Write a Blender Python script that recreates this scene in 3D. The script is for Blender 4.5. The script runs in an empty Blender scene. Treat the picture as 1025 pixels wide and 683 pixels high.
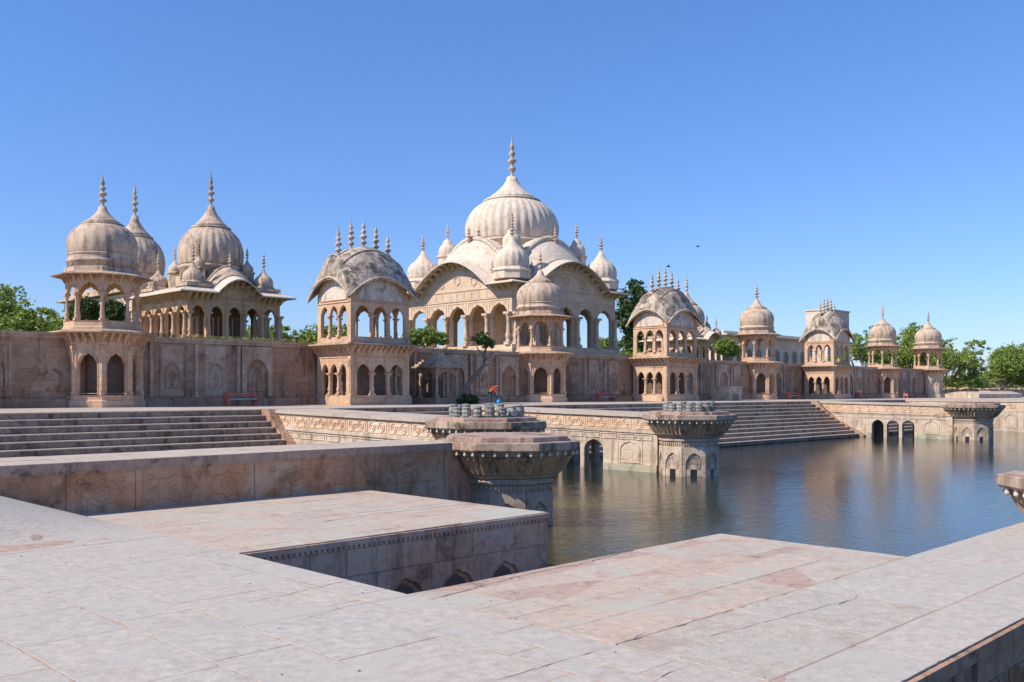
import bpy, math, random
from mathutils import Vector, noise
C = bpy.context.scene
COL = C.collection
PI = math.pi
S8 = 1 / math.cos(PI / 8)
random.seed(7)

# ------------------------------------------------------------------ materials
def new_mat(name):
    m = bpy.data.materials.new(name); m.use_nodes = True
    nt = m.node_tree
    return m, nt, nt.nodes['Principled BSDF']

def N(nt, t, **kw):
    n = nt.nodes.new(t)
    for k, v in kw.items():
        setattr(n, k, v)
    return n

def ramp(nt, src, stops):
    r = N(nt, 'ShaderNodeValToRGB')
    el = r.color_ramp.elements
    while len(el) < len(stops): el.new(0.5)
    for e, (p, c) in zip(el, stops):
        e.position = p
        e.color = (c, c, c, 1) if isinstance(c, (int, float)) else (*c, 1)
    nt.links.new(src, r.inputs[0])
    return r.outputs[0]

def mixc(nt, fac, a, b, mode='MIX'):
    m = N(nt, 'ShaderNodeMix', data_type='RGBA', blend_type=mode)
    def put(sock, v):
        if isinstance(v, tuple): sock.default_value = (*v, 1)
        elif isinstance(v, (int, float)): sock.default_value = v
        else: nt.links.new(v, sock)
    put(m.inputs[0], fac); put(m.inputs[6], a); put(m.inputs[7], b)
    return m.outputs[2]

def noise_t(nt, vec, scale, detail=4, rough=0.55, dist=0.0):
    n = N(nt, 'ShaderNodeTexNoise')
    n.inputs['Scale'].default_value = scale; n.inputs['Detail'].default_value = detail
    n.inputs['Roughness'].default_value = rough; n.inputs['Distortion'].default_value = dist
    nt.links.new(vec, n.inputs['Vector'])
    return n.outputs['Fac']

def stone(name, c1, c2, dark=(0.06, 0.05, 0.045), dark_amt=0.5, pale=None, pale_amt=0.0, streak=0.4,
          blocks=None, bump=0.25, big=0.35, fine=6.0, rough=0.85, island=0.0, speck=0.0, dthr=0.56, joint=0.5):
    m, nt, b = new_mat(name)
    geo = N(nt, 'ShaderNodeNewGeometry'); P = geo.outputs['Position']
    f1 = noise_t(nt, P, big, 5, 0.6, 0.3)
    col = mixc(nt, ramp(nt, f1, [(0.35, 0.0), (0.65, 1.0)]), c1, c2)
    # medium mottling
    f2 = noise_t(nt, P, fine, 5, 0.65)
    col = mixc(nt, 0.55, col, ramp(nt, f2, [(0.25, (0.55, 0.55, 0.55)), (0.75, (1.35, 1.35, 1.35))]), 'MULTIPLY')
    if island:
        isl = geo.outputs['Random Per Island']
        col = mixc(nt, island, col, ramp(nt, isl, [(0.0, (0.72, 0.68, 0.68)), (0.35, (1.05, 0.98, 0.93)), (0.7, (0.88, 0.95, 1.05)), (1.0, (1.22, 1.10, 1.0))]), 'MULTIPLY')
    if pale:
        f3 = noise_t(nt, P, 0.8, 4, 0.7, 0.6)
        fac = ramp(nt, f3, [(0.5, 0.0), (0.64, pale_amt)])
        col = mixc(nt, fac, col, pale)
    hgt = f2
    if blocks:
        sx = N(nt, 'ShaderNodeSeparateXYZ'); nt.links.new(P, sx.inputs[0])
        ad = N(nt, 'ShaderNodeMath', operation='ADD'); nt.links.new(sx.outputs[0], ad.inputs[0]); nt.links.new(sx.outputs[1], ad.inputs[1])
        cb = N(nt, 'ShaderNodeCombineXYZ'); nt.links.new(ad.outputs[0], cb.inputs[0]); nt.links.new(sx.outputs[2], cb.inputs[1])
        br = N(nt, 'ShaderNodeTexBrick'); nt.links.new(cb.outputs[0], br.inputs['Vector'])
        br.inputs['Scale'].default_value = 1.0
        br.inputs['Brick Width'].default_value = blocks[0]; br.inputs['Row Height'].default_value = blocks[1]
        br.inputs['Mortar Size'].default_value = 0.012; br.inputs['Mortar Smooth'].default_value = 0.3
        br.inputs['Color1'].default_value = (0.82, 0.8, 0.8, 1); br.inputs['Color2'].default_value = (1.12, 1.08, 1.05, 1)
        br.inputs['Mortar'].default_value = (0.45, 0.42, 0.4, 1)
        col = mixc(nt, joint, col, br.outputs['Color'], 'MULTIPLY')
    # vertical streaks and blotches of black growth
    mp = N(nt, 'ShaderNodeMapping'); nt.links.new(P, mp.inputs['Vector']); mp.inputs['Scale'].default_value = (1.6, 1.6, 0.22)
    f4 = noise_t(nt, mp.outputs[0], 1.3, 6, 0.7, 0.2)
    f5 = noise_t(nt, P, 1.1, 7, 0.72, 0.5)
    a = ramp(nt, f4, [(dthr - 0.02, 0.0), (dthr + 0.14, streak)])
    c = ramp(nt, f5, [(dthr, 0.0), (dthr + 0.12, dark_amt)])
    mx = N(nt, 'ShaderNodeMath', operation='MAXIMUM'); nt.links.new(a, mx.inputs[0]); nt.links.new(c, mx.inputs[1])
    col = mixc(nt, mx.outputs[0], col, dark)
    if speck:
        f6 = noise_t(nt, P, 28, 3, 0.7)
        col = mixc(nt, ramp(nt, f6, [(0.62, 0.0), (0.7, speck)]), col, dark)
    col = mixc(nt, 1.0, col, (1.04, 0.995, 0.925), 'MULTIPLY')      # warm cast put into every stone colour against the blue sky fill
    nt.links.new(col, b.inputs['Base Color'])
    b.inputs['Roughness'].default_value = rough
    b.inputs['Specular IOR Level'].default_value = 0.25
    bp = N(nt, 'ShaderNodeBump'); bp.inputs['Strength'].default_value = bump; bp.inputs['Distance'].default_value = 0.05
    f7 = noise_t(nt, P, fine * 3, 5, 0.7)
    ad2 = N(nt, 'ShaderNodeMath', operation='ADD'); nt.links.new(hgt, ad2.inputs[0]); nt.links.new(f7, ad2.inputs[1])
    nt.links.new(ad2.outputs[0], bp.inputs['Height']); nt.links.new(bp.outputs[0], b.inputs['Normal'])
    return m

def plain(name, c, rough=0.7, var=0.25, scale=3.0, metal=0.0):
    m, nt, b = new_mat(name)
    geo = N(nt, 'ShaderNodeNewGeometry')
    f = noise_t(nt, geo.outputs['Position'], scale, 4)
    col = mixc(nt, 1.0, c, ramp(nt, f, [(0.3, (1 - var,) * 3), (0.7, (1 + var,) * 3)]), 'MULTIPLY')
    nt.links.new(col, b.inputs['Base Color']); b.inputs['Roughness'].default_value = rough
    b.inputs['Metallic'].default_value = metal
    return m

def leafmat(name, dark, mid, light):
    m, nt, b = new_mat(name)
    geo = N(nt, 'ShaderNodeNewGeometry')
    f = noise_t(nt, geo.outputs['Position'], 0.5, 3)
    c = ramp(nt, geo.outputs['Random Per Island'], [(0.0, dark), (0.5, mid), (1.0, light)])
    col = mixc(nt, 0.6, c, ramp(nt, f, [(0.3, (0.6, 0.6, 0.6)), (0.7, (1.4, 1.35, 1.2))]), 'MULTIPLY')
    nt.links.new(col, b.inputs['Base Color']); b.inputs['Roughness'].default_value = 0.6
    tr = N(nt, 'ShaderNodeBsdfTranslucent'); nt.links.new(col, tr.inputs[0])
    mx = N(nt, 'ShaderNodeMixShader'); mx.inputs[0].default_value = 0.3
    out = nt.nodes['Material Output']
    nt.links.new(b.outputs[0], mx.inputs[1]); nt.links.new(tr.outputs[0], mx.inputs[2]); nt.links.new(mx.outputs[0], out.inputs[0])
    return m

M = {}
M['wall'] = stone('weathered_wall_stone', (0.33, 0.205, 0.14), (0.41, 0.285, 0.21), dark=(0.045, 0.033, 0.027), dark_amt=0.6, streak=0.8, pale=(0.46, 0.37, 0.31), pale_amt=0.6, blocks=(1.5, 0.62), big=0.35, dthr=0.54, joint=.8)
M['wall2'] = stone('carved_panel_stone', (0.42, 0.29, 0.215), (0.49, 0.37, 0.29), dark=(0.06, 0.045, 0.035), dark_amt=0.5, streak=0.6, pale=(0.56, 0.48, 0.41), pale_amt=0.7, dthr=0.56)
M['sand'] = stone('carved_sandstone', (0.56, 0.37, 0.25), (0.62, 0.46, 0.34), dark=(0.07, 0.05, 0.04), dark_amt=0.45, streak=0.5, pale=(0.66, 0.55, 0.45), pale_amt=0.5, blocks=(0.9, 0.4), dthr=0.57, joint=0.4)
M['temple'] = stone('temple_sandstone', (0.59, 0.45, 0.345), (0.65, 0.53, 0.43), dark_amt=0.22, streak=0.3, pale=(0.68, 0.59, 0.49), pale_amt=0.5, blocks=(1.1, 0.45), dthr=0.60, joint=0.3)
M['dome'] = stone('white_dome_plaster', (0.63, 0.54, 0.45), (0.68, 0.60, 0.52), dark=(0.17, 0.14, 0.12), dark_amt=0.45, streak=0.6, dthr=0.57, big=0.6, fine=2.5, bump=0.08)
M['dome2'] = stone('weathered_dome_plaster', (0.50, 0.39, 0.31), (0.60, 0.49, 0.39), dark=(0.09, 0.075, 0.065), dark_amt=0.6, streak=0.75, dthr=0.53, big=0.6, fine=2.5, bump=0.12)
M['roof'] = stone('blackened_roof_plaster', (0.50, 0.43, 0.36), (0.66, 0.58, 0.50), dark=(0.07, 0.062, 0.055), dark_amt=0.9, streak=0.7, dthr=0.46, big=0.5, fine=2.5, bump=0.2)
M['eave'] = stone('eave_stone', (0.42, 0.30, 0.22), (0.52, 0.40, 0.31), dark_amt=0.7, streak=0.4, dthr=0.53)
M['eavelight'] = stone('pale_eave_stone', (0.60, 0.52, 0.44), (0.68, 0.60, 0.53), dark=(0.14, 0.12, 0.11), dark_amt=0.4, streak=0.3, dthr=0.6)
M['paving'] = stone('paving_slab', (0.465, 0.43, 0.395), (0.455, 0.44, 0.41), dark=(0.30, 0.235, 0.19), dark_amt=0.3, streak=0.05, pale=(0.435, 0.435, 0.41), pale_amt=0.9, big=0.30, fine=9, bump=0.2, island=0.15, dthr=0.57, rough=0.9, speck=.15)
M['paving_pink'] = stone('pink_paving_slab', (0.49, 0.40, 0.335), (0.475, 0.43, 0.38), dark=(0.32, 0.21, 0.155), dark_amt=0.5, streak=0.1, pale=(0.43, 0.44, 0.40), pale_amt=0.9, big=0.4, fine=9, bump=0.2, island=0.22, dthr=0.55, rough=0.9, speck=.15)
M['rough'] = stone('pitted_paving', (0.485, 0.43, 0.38), (0.46, 0.43, 0.39), dark=(0.28, 0.22, 0.175), dark_amt=0.4, streak=0.05, pale=(0.435, 0.43, 0.405), pale_amt=0.8, big=0.6, fine=9, bump=0.4, island=0.12, speck=0.25, dthr=0.55, rough=0.95)
M['joint'] = stone('mortar_joint', (0.47, 0.34, 0.29), (0.42, 0.34, 0.29), dark=(.16,.12,.10), dark_amt=0.7, fine=8, bump=0.3, dthr=.56)
M['terr'] = stone('terrace_paving', (0.45, 0.385, 0.33), (0.50, 0.44, 0.385), dark_amt=0.4, streak=0.1, dthr=0.55)
M['ledgewall'] = stone('orange_brown_panel', (0.50, 0.27, 0.15), (0.47, 0.31, 0.22), dark=(0.12, 0.065, 0.045), dark_amt=0.6, streak=0.5, pale=(0.55, 0.42, 0.33), pale_amt=0.6, big=0.5, fine=3, bump=0.35, island=0.5, dthr=0.54)
M['coping'] = stone('stained_coping', (0.38, 0.26, 0.21), (0.46, 0.35, 0.29), dark=(0.05, 0.04, 0.035), dark_amt=0.85, streak=0.4, dthr=0.53, island=.4)
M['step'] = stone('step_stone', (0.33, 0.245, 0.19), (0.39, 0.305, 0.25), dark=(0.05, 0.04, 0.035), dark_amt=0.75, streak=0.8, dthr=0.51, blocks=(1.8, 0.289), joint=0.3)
M['lunette'] = stone('whitewashed_lunette', (0.62, 0.55, 0.48), (0.68, 0.62, 0.56), dark=(.10,.085,.075), dark_amt=0.6, streak=0.6, dthr=0.53)
M['black'] = stone('blackened_slab', (0.42, 0.32, 0.25), (0.50, 0.40, 0.33), dark=(0.045, 0.038, 0.032), dark_amt=0.8, streak=0.7, dthr=0.50, blocks=(1.2, 5.0), joint=0.3)
M['bowl'] = stone('blackened_bowl', (0.42, 0.29, 0.19), (0.52, 0.38, 0.27), dark=(0.04, 0.033, 0.027), dark_amt=0.7, streak=0.8, dthr=0.53)
M['shaft'] = stone('grey_green_shaft', (0.40, 0.33, 0.27), (0.50, 0.42, 0.35), dark=(0.07, 0.075, 0.065), dark_amt=0.6, streak=0.5, dthr=0.53, blocks=(0.8, 0.5), joint=0.4)
M['frieze'] = stone('orange_frieze', (0.62, 0.44, 0.30), (0.68, 0.53, 0.40), dark=(0.20, 0.12, 0.08), dark_amt=0.5, streak=0.4, pale=(0.70, 0.62, 0.54), pale_amt=0.6, dthr=0.57, blocks=(1.5, 9.0), joint=0.4)
M['pale'] = stone('limewashed_wall', (0.52, 0.42, 0.33), (0.60, 0.52, 0.43), dark=(0.16, 0.14, 0.10), dark_amt=0.6, streak=0.6, dthr=0.52, blocks=(1.2, 0.5), joint=0.5, pale=(.66,.60,.53), pale_amt=.6)
M['algae'] = stone('waterline_stone', (0.40, 0.38, 0.30), (0.50, 0.47, 0.38), dark=(0.07, 0.075, 0.05), dark_amt=0.6, streak=0.6, dthr=0.52)
M['mauve'] = stone('mauve_pit_stone', (0.60, 0.33, 0.235), (0.62, 0.44, 0.34), dark=(0.08, 0.055, 0.045), dark_amt=0.6, streak=0.7, dthr=0.55, pale=(0.62, 0.54, 0.46), pale_amt=0.5, island=0.6, fine=4)
M['dim'] = plain('shade_dark_inner_stone', (0.15, 0.105, 0.08), 0.9)  # dark tone puts the shade of interiors into the colour
M['red'] = plain('faded_red_paint', (0.48, 0.13, 0.09), 0.8, 0.35)
M['concrete'] = plain('grey_concrete', (0.42, 0.41, 0.40), 0.9, 0.35, 5)
M['block'] = stone('grey_granite_block', (0.20, 0.21, 0.20), (0.34, 0.35, 0.34), dark_amt=0.6, streak=0.5, island=0.6, dthr=0.52)
M['cream'] = plain('cream_wall_paint', (0.66, 0.52, 0.44), 0.85, 0.12, 0.6)
M['pink'] = plain('pink_wall_paint', (0.72, 0.54, 0.43), 0.85, 0.15, 0.6)
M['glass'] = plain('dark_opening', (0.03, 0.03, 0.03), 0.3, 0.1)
M['bark'] = stone('tree_bark', (0.20, 0.15, 0.12), (0.28, 0.23, 0.19), dark_amt=0.5, streak=0.6, fine=9, bump=0.6)
M['ground'] = stone('dusty_ground', (0.26, 0.20, 0.13), (0.20, 0.18, 0.10), dark=(0.07, 0.09, 0.03), dark_amt=0.6, streak=0.1, big=0.05, fine=1.0, dthr=0.5)
M['garden'] = stone('garden_soil_and_grass', (0.09, 0.12, 0.03), (0.14, 0.16, 0.05), dark=(0.05, 0.07, 0.02), dark_amt=0.5, big=0.2, fine=3)
M['leaf'] = leafmat('fresh_green_leaf', (0.12, 0.19, 0.03), (0.23, 0.34, 0.06), (0.38, 0.47, 0.11))
M['leaf_dark'] = leafmat('dark_green_leaf', (0.03, 0.06, 0.015), (0.06, 0.12, 0.03), (0.13, 0.20, 0.05))
M['leaf_olive'] = leafmat('olive_leaf', (0.12, 0.15, 0.05), (0.20, 0.24, 0.09), (0.28, 0.32, 0.13))
M['flower'] = leafmat('garden_flowers', (0.06, 0.12, 0.02), (0.16, 0.22, 0.03), (0.55, 0.30, 0.06))
M['skin'] = plain('skin', (0.30, 0.17, 0.11), 0.6, 0.05)
M['hair'] = plain('black_hair', (0.012, 0.01, 0.01), 0.5, 0.05)
M['cloth_red'] = plain('red_cloth', (0.42, 0.04, 0.03), 0.8, 0.15)
M['cloth_teal'] = plain('teal_cloth', (0.02, 0.05, 0.08), 0.8, 0.15)
M['bag'] = plain('bright_blue_plastic', (0.02, 0.20, 0.50), 0.45, 0.1)
M['feather'] = plain('dark_feathers', (0.05, 0.045, 0.04), 0.7, 0.1)

def water_mat():
    m, nt, b = new_mat('pool_water')
    geo = N(nt, 'ShaderNodeNewGeometry'); P = geo.outputs['Position']
    f = noise_t(nt, P, 0.12, 3)
    nt.links.new(mixc(nt, ramp(nt, f, [(0.3, 0.0), (0.7, 1.0)]), (0.018, 0.025, 0.014), (0.008, 0.022, 0.034)), b.inputs['Base Color'])  # bluish second tone paints reflected sky into the water colour
    WC = b.inputs['Base Color'].links[0].from_socket
    sq = N(nt, 'ShaderNodeSeparateXYZ'); nt.links.new(P, sq.inputs[0])
    mq = N(nt, 'ShaderNodeMapRange'); nt.links.new(sq.outputs[0], mq.inputs[0])           # silty olive water in the near bay
    mq.inputs[1].default_value = 24; mq.inputs[2].default_value = 42; mq.inputs[3].default_value = .9; mq.inputs[4].default_value = 0.0
    nt.links.new(mixc(nt, mq.outputs[0], WC, (0.062, 0.058, 0.022)), b.inputs['Base Color'])
    b.inputs['Roughness'].default_value = 0.015; b.inputs['IOR'].default_value = 1.33; b.inputs['Specular IOR Level'].default_value = 0.43
    mp = N(nt, 'ShaderNodeMapping'); nt.links.new(P, mp.inputs['Vector'])
    mp.inputs['Rotation'].default_value = (0, 0, math.radians(-45)); mp.inputs['Scale'].default_value = (1.0, 1.7, 1)
    w1 = noise_t(nt, mp.outputs[0], 2.8, 4, 0.6, 0.4); w2 = noise_t(nt, mp.outputs[0], 0.5, 2, 0.5)
    ad = N(nt, 'ShaderNodeMath', operation='MULTIPLY_ADD'); nt.links.new(w2, ad.inputs[0]); ad.inputs[1].default_value = 1.0; nt.links.new(w1, ad.inputs[2])
    # calmer far water, choppier patches
    cal = noise_t(nt, P, 0.07, 2)
    st0 = ramp(nt, cal, [(0.35, 0.45), (0.65, 0.8)])
    sp = N(nt, 'ShaderNodeSeparateXYZ'); nt.links.new(P, sp.inputs[0])
    mr = N(nt, 'ShaderNodeMapRange'); nt.links.new(sp.outputs[0], mr.inputs[0])       # the near bay is ruffled by wind
    mr.inputs[1].default_value = 20; mr.inputs[2].default_value = 34; mr.inputs[3].default_value = .6; mr.inputs[4].default_value = 0.0
    st_ = N(nt, 'ShaderNodeMath', operation='ADD'); nt.links.new(st0, st_.inputs[0]); nt.links.new(mr.outputs[0], st_.inputs[1]); st = st_.outputs[0]
    bp = N(nt, 'ShaderNodeBump'); bp.inputs['Distance'].default_value = 0.055
    mm = N(nt, 'ShaderNodeMath', operation='MULTIPLY'); nt.links.new(st, mm.inputs[0]); mm.inputs[1].default_value = 0.32
    nt.links.new(mm.outputs[0], bp.inputs['Strength'])
    nt.links.new(ad.outputs[0], bp.inputs['Height']); nt.links.new(bp.outputs[0], b.inputs['Normal'])
    return m
M['water'] = water_mat()

# ------------------------------------------------------------------ mesh helper
def worldloc(o):
    v = Vector((0, 0, 0))
    while o is not None:
        v += o.location; o = o.parent
    return v

class MB:
    def __init__(s): s.v = []; s.f = []; s.sm = []
    def add(s, vs, fs, smooth=False):
        o = len(s.v); s.v += [tuple(p) for p in vs]
        for f in fs: s.f.append(tuple(i + o for i in f)); s.sm.append(smooth)
    def box(s, x0, x1, y0, y1, z0, z1):
        s.add([(x0, y0, z0), (x1, y0, z0), (x1, y1, z0), (x0, y1, z0), (x0, y0, z1), (x1, y0, z1), (x1, y1, z1), (x0, y1, z1)],
              [(0, 3, 2, 1), (4, 5, 6, 7), (0, 1, 5, 4), (1, 2, 6, 5), (2, 3, 7, 6), (3, 0, 4, 7)])
    def bbox(s, x0, x1, y0, y1, z0, z1, b=0.02):       # box with a chamfered top edge
        zb = z1 - b
        s.add([(x0, y0, z0), (x1, y0, z0), (x1, y1, z0), (x0, y1, z0), (x0, y0, zb), (x1, y0, zb), (x1, y1, zb), (x0, y1, zb),
               (x0 + b, y0 + b, z1), (x1 - b, y0 + b, z1), (x1 - b, y1 - b, z1), (x0 + b, y1 - b, z1)],
              [(0, 3, 2, 1), (0, 1, 5, 4), (1, 2, 6, 5), (2, 3, 7, 6), (3, 0, 4, 7),
               (4, 5, 9, 8), (5, 6, 10, 9), (6, 7, 11, 10), (7, 4, 8, 11), (8, 9, 10, 11)])
    def fbox(s, P, u0, u1, z0, z1, d0, d1):
        s.add([P(u0, z0, d0), P(u1, z0, d0), P(u1, z0, d1), P(u0, z0, d1), P(u0, z1, d0), P(u1, z1, d0), P(u1, z1, d1), P(u0, z1, d1)],
              [(0, 3, 2, 1), (4, 5, 6, 7), (0, 1, 5, 4), (1, 2, 6, 5), (2, 3, 7, 6), (3, 0, 4, 7)])
    def poly(s, pts, z0, z1):
        n = len(pts)
        s.add([(x, y, z0) for x, y in pts] + [(x, y, z1) for x, y in pts],
              [tuple(range(n - 1, -1, -1)), tuple(range(n, 2 * n))] + [(i, (i + 1) % n, n + (i + 1) % n, n + i) for i in range(n)])
    def extr(s, P, prof, d0, d1):                      # prof [(u,z)] closed outline, extruded along d
        n = len(prof)
        s.add([P(u, z, d0) for u, z in prof] + [P(u, z, d1) for u, z in prof],
              [tuple(range(n)), tuple(range(2 * n - 1, n - 1, -1))] + [(i, (i + 1) % n, n + (i + 1) % n, n + i) for i in range(n)])
    def lathe(s, cx, cy, prof, n=24, phase=0.0, ribs=0, ribamp=0.0, smooth=True, riblo=None):
        vs = []; fs = []
        for k, pr in enumerate(prof):
            r, z = pr[0], pr[1]; ra = (pr[2] if len(pr) > 2 else 1.0) * ribamp
            for i in range(n):
                a = phase + 2 * PI * i / n
                rr = r * (1 - ra + ra * abs(math.cos(a * ribs / 2)) ** 0.7) if ribs else r
                vs.append((cx + rr * math.cos(a), cy + rr * math.sin(a), z))
        for k in range(len(prof) - 1):
            for i in range(n):
                j = (i + 1) % n
                fs.append((k * n + i, k * n + j, (k + 1) * n + j, (k + 1) * n + i))
        if prof[0][0] > 1e-4: fs.append(tuple(range(n - 1, -1, -1)))
        if prof[-1][0] > 1e-4: fs.append(tuple((len(prof) - 1) * n + i for i in range(n)))
        s.add(vs, fs, smooth)
    def oct(s, cx, cy, prof):                          # prof apothem,z ; flat facets square to the axes
        s.lathe(cx, cy, [(a * S8, z) for a, z in prof], 8, PI / 8, smooth=False)
    def walls(s, P, segs, d0, d1):
        """segs: (ua, lowa, higha, ub, lowb, highb); a wall with openings below 'low'"""
        prev = None
        for (ua, la, ha, ub, lb, hb) in segs:
            vs = [P(ua, la, d0), P(ub, lb, d0), P(ub, hb, d0), P(ua, ha, d0), P(ua, la, d1), P(ub, lb, d1), P(ub, hb, d1), P(ua, ha, d1)]
            fs = [(0, 3, 2, 1), (4, 5, 6, 7), (0, 1, 5, 4), (3, 7, 6, 2)]
            s.add(vs, fs)
            if prev is None or abs(prev[0] - ua) > 1e-5:
                s.add([P(ua, la, d0), P(ua, ha, d0), P(ua, ha, d1), P(ua, la, d1)], [(0, 1, 2, 3)])
            else:
                if abs(prev[1] - la) > 1e-4:
                    s.add([P(ua, la, d0), P(ua, prev[1], d0), P(ua, prev[1], d1), P(ua, la, d1)], [(0, 1, 2, 3)])
            prev = (ub, lb, hb)
        s.add([P(prev[0], prev[1], d0), P(prev[0], prev[2], d0), P(prev[0], prev[2], d1), P(prev[0], prev[1], d1)], [(0, 1, 2, 3)])
    def ridge(s, P, pts, w, h, d0=0.0, closed=True):   # a carved raised line on a face
        n = len(pts); vs = []; fs = []
        for i, (u, z) in enumerate(pts):
            a = pts[i - 1] if (closed or i > 0) else pts[i]; b = pts[(i + 1) % n] if (closed or i < n - 1) else pts[i]
            du, dz = b[0] - a[0], b[1] - a[1]; L = math.hypot(du, dz) or 1
            nu, nz = -dz / L, du / L
            vs += [P(u + nu * w / 2, z + nz * w / 2, d0), P(u + nu * w / 6, z + nz * w / 6, d0 + h), P(u - nu * w / 6, z - nz * w / 6, d0 + h), P(u - nu * w / 2, z - nz * w / 2, d0)]
        for i in range(n if closed else n - 1):
            j = (i + 1) % n
            for k in range(3): fs.append((4 * i + k, 4 * i + k + 1, 4 * j + k + 1, 4 * j + k))
        s.add(vs, fs)
    def tube(s, pts, rads, n=8):
        vs = []; fs = []
        for i, p in enumerate(pts):
            p = Vector(p); a = Vector(pts[max(0, i - 1)]); b = Vector(pts[min(len(pts) - 1, i + 1)])
            t = (b - a).normalized(); u = t.cross(Vector((0.3, 0.2, 1)))
            if u.length < 1e-3: u = t.cross(Vector((1, 0, 0)))
            u.normalize(); w = t.cross(u)
            for k in range(n):
                an = 2 * PI * k / n; vs.append(p + (u * math.cos(an) + w * math.sin(an)) * rads[i])
        for i in range(len(pts) - 1):
            for k in range(n): fs.append((i * n + k, i * n + (k + 1) % n, (i + 1) * n + (k + 1) % n, (i + 1) * n + k))
        fs.append(tuple(range(n))); fs.append(tuple((len(pts) - 1) * n + k for k in range(n)))
        s.add(vs, fs, True)
    def grid(s, fn, nu, nv, smooth=True):
        vs = [fn(i / nu, j / nv) for j in range(nv + 1) for i in range(nu + 1)]
        s.add(vs, [(j * (nu + 1) + i, j * (nu + 1) + i + 1, (j + 1) * (nu + 1) + i + 1, (j + 1) * (nu + 1) + i) for j in range(nv) for i in range(nu)], smooth)
    def shell(s, fn, nu, nv, th):                      # a curved slab: top, underside and edges
        s.grid(fn, nu, nv)
        g = lambda a, b: tuple(Vector(fn(a, b)) - Vector((0, 0, th)))
        s.grid(g, nu, nv)
        for fixed in (0, 1):
            s.grid(lambda a, b: (fn(a, fixed) if b < .5 else g(a, fixed)), nu, 1, False)
            s.grid(lambda a, b: (fn(fixed, a) if b < .5 else g(fixed, a)), nv, 1, False)
    def build(s, name, mat, parent=None, origin=None):
        if parent is not None: off = worldloc(parent); loc = (0, 0, 0)
        elif origin is not None: off = Vector(origin); loc = origin
        else: off = Vector((0, 0, 0)); loc = (0, 0, 0)
        me = bpy.data.meshes.new(name)
        me.from_pydata([(x - off.x, y - off.y, z - off.z) for x, y, z in s.v], [], s.f)
        me.polygons.foreach_set('use_smooth', s.sm)
        me.materials.append(M[mat] if isinstance(mat, str) else mat); me.update()
        o = bpy.data.objects.new(name, me); COL.objects.link(o); o.location = loc
        if parent is not None: o.parent = parent
        return o

def tag(o, label=None, cat=None, group=None, kind=None):
    if label: o['label'] = label
    if cat: o['category'] = cat
    if group: o['group'] = group
    if kind: o['kind'] = kind
    return o
def empty(name, loc, label=None, cat=None, group=None):
    o = bpy.data.objects.new(name, None); o.empty_display_size = 0.5; COL.objects.link(o); o.location = loc
    return tag(o, label, cat, group)
def copy_tree(o, parent=None):
    c = o.copy(); COL.objects.link(c); c.parent = parent
    for ch in list(o.children): copy_tree(ch, c)
    return c
def dup(o, loc, label, scale=1.0, rz=0.0, group=None):
    c = copy_tree(o); c.location = loc; c['label'] = label
    c.scale = (scale,) * 3 if isinstance(scale, (int, float)) else scale
    c.rotation_euler = (0, 0, rz)
    if group: c['group'] = group
    return c
def frame(ox, oy, ux, uy, nx, ny):
    return lambda u, z, d: (ox + ux * u + nx * d, oy + uy * u + ny * d, z)
def faces4(cx, cy, hx, hy):                            # four faces: frame, half length, name
    return [(frame(cx - hx, cy, 0, -1, -1, 0), hy), (frame(cx, cy - hy, 1, 0, 0, -1), hx),
            (frame(cx + hx, cy, 0, 1, 1, 0), hy), (frame(cx, cy + hy, -1, 0, 0, 1), hx)]
def faces8(cx, cy, A):
    r = []
    for k in range(8):
        a = k * PI / 4; nx, ny = math.cos(a), math.sin(a)
        r.append(frame(cx + nx * A, cy + ny * A, -ny, nx, nx, ny))
    return r

def arch_val(t, cusps=0, tip=0.16, ca=0.07):
    t = max(-1, min(1, t))
    v = (1 - tip) * math.sqrt(max(0, 1 - abs(t) ** 2.1)) + tip * (1 - abs(t)) ** 1.3
    if cusps:
        th = math.acos(t)
        v -= ca * (1 - abs(math.sin(cusps * th / 1.0))) * (1 if 0.12 < th < PI - 0.12 else 0)
    return max(0, v)
def arch(u0, u1, spring, apex, high, n=14, cusps=0):
    r = []; hf = high if callable(high) else (lambda u: high)
    fn = lambda u: spring + (apex - spring) * arch_val((2 * u - u0 - u1) / (u1 - u0), cusps)
    us = [(u0 + u1) / 2 - (u1 - u0) / 2 * math.cos(PI * i / n) for i in range(n + 1)]
    for a, b in zip(us, us[1:]): r.append((a, fn(a), hf(a), b, fn(b), hf(b)))
    return r
def solid(u0, u1, low, high, n=1):
    hf = high if callable(high) else (lambda u: high)
    r = []
    for i in range(n):
        a = u0 + (u1 - u0) * i / n; b = u0 + (u1 - u0) * (i + 1) / n
        r.append((a, low, hf(a), b, low, hf(b)))
    return r
def arcade(u0, u1, k, pier, low, spring, apex, high, cusps=0, n=14):
    """k openings between u0 and u1 with piers of width pier"""
    w = ((u1 - u0) - (k + 1) * pier) / k; r = []; u = u0
    for i in range(k):
        r += solid(u, u + pier, low, high, 2); u += pier
        r += arch(u, u + w, spring, apex, high, n, cusps); u += w
    r += solid(u, u1, low, high, 2)
    return r
def arch_line(u0, u1, z0, spring, apex, n=16, cusps=0):
    pts = [(u0, z0)]
    for i in range(n + 1):
        u = (u0 + u1) / 2 - (u1 - u0) / 2 * math.cos(PI * i / n)
        pts.append((u, spring + (apex - spring) * arch_val((2 * u - u0 - u1) / (u1 - u0), cusps)))
    pts.append((u1, z0)); return pts

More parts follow.
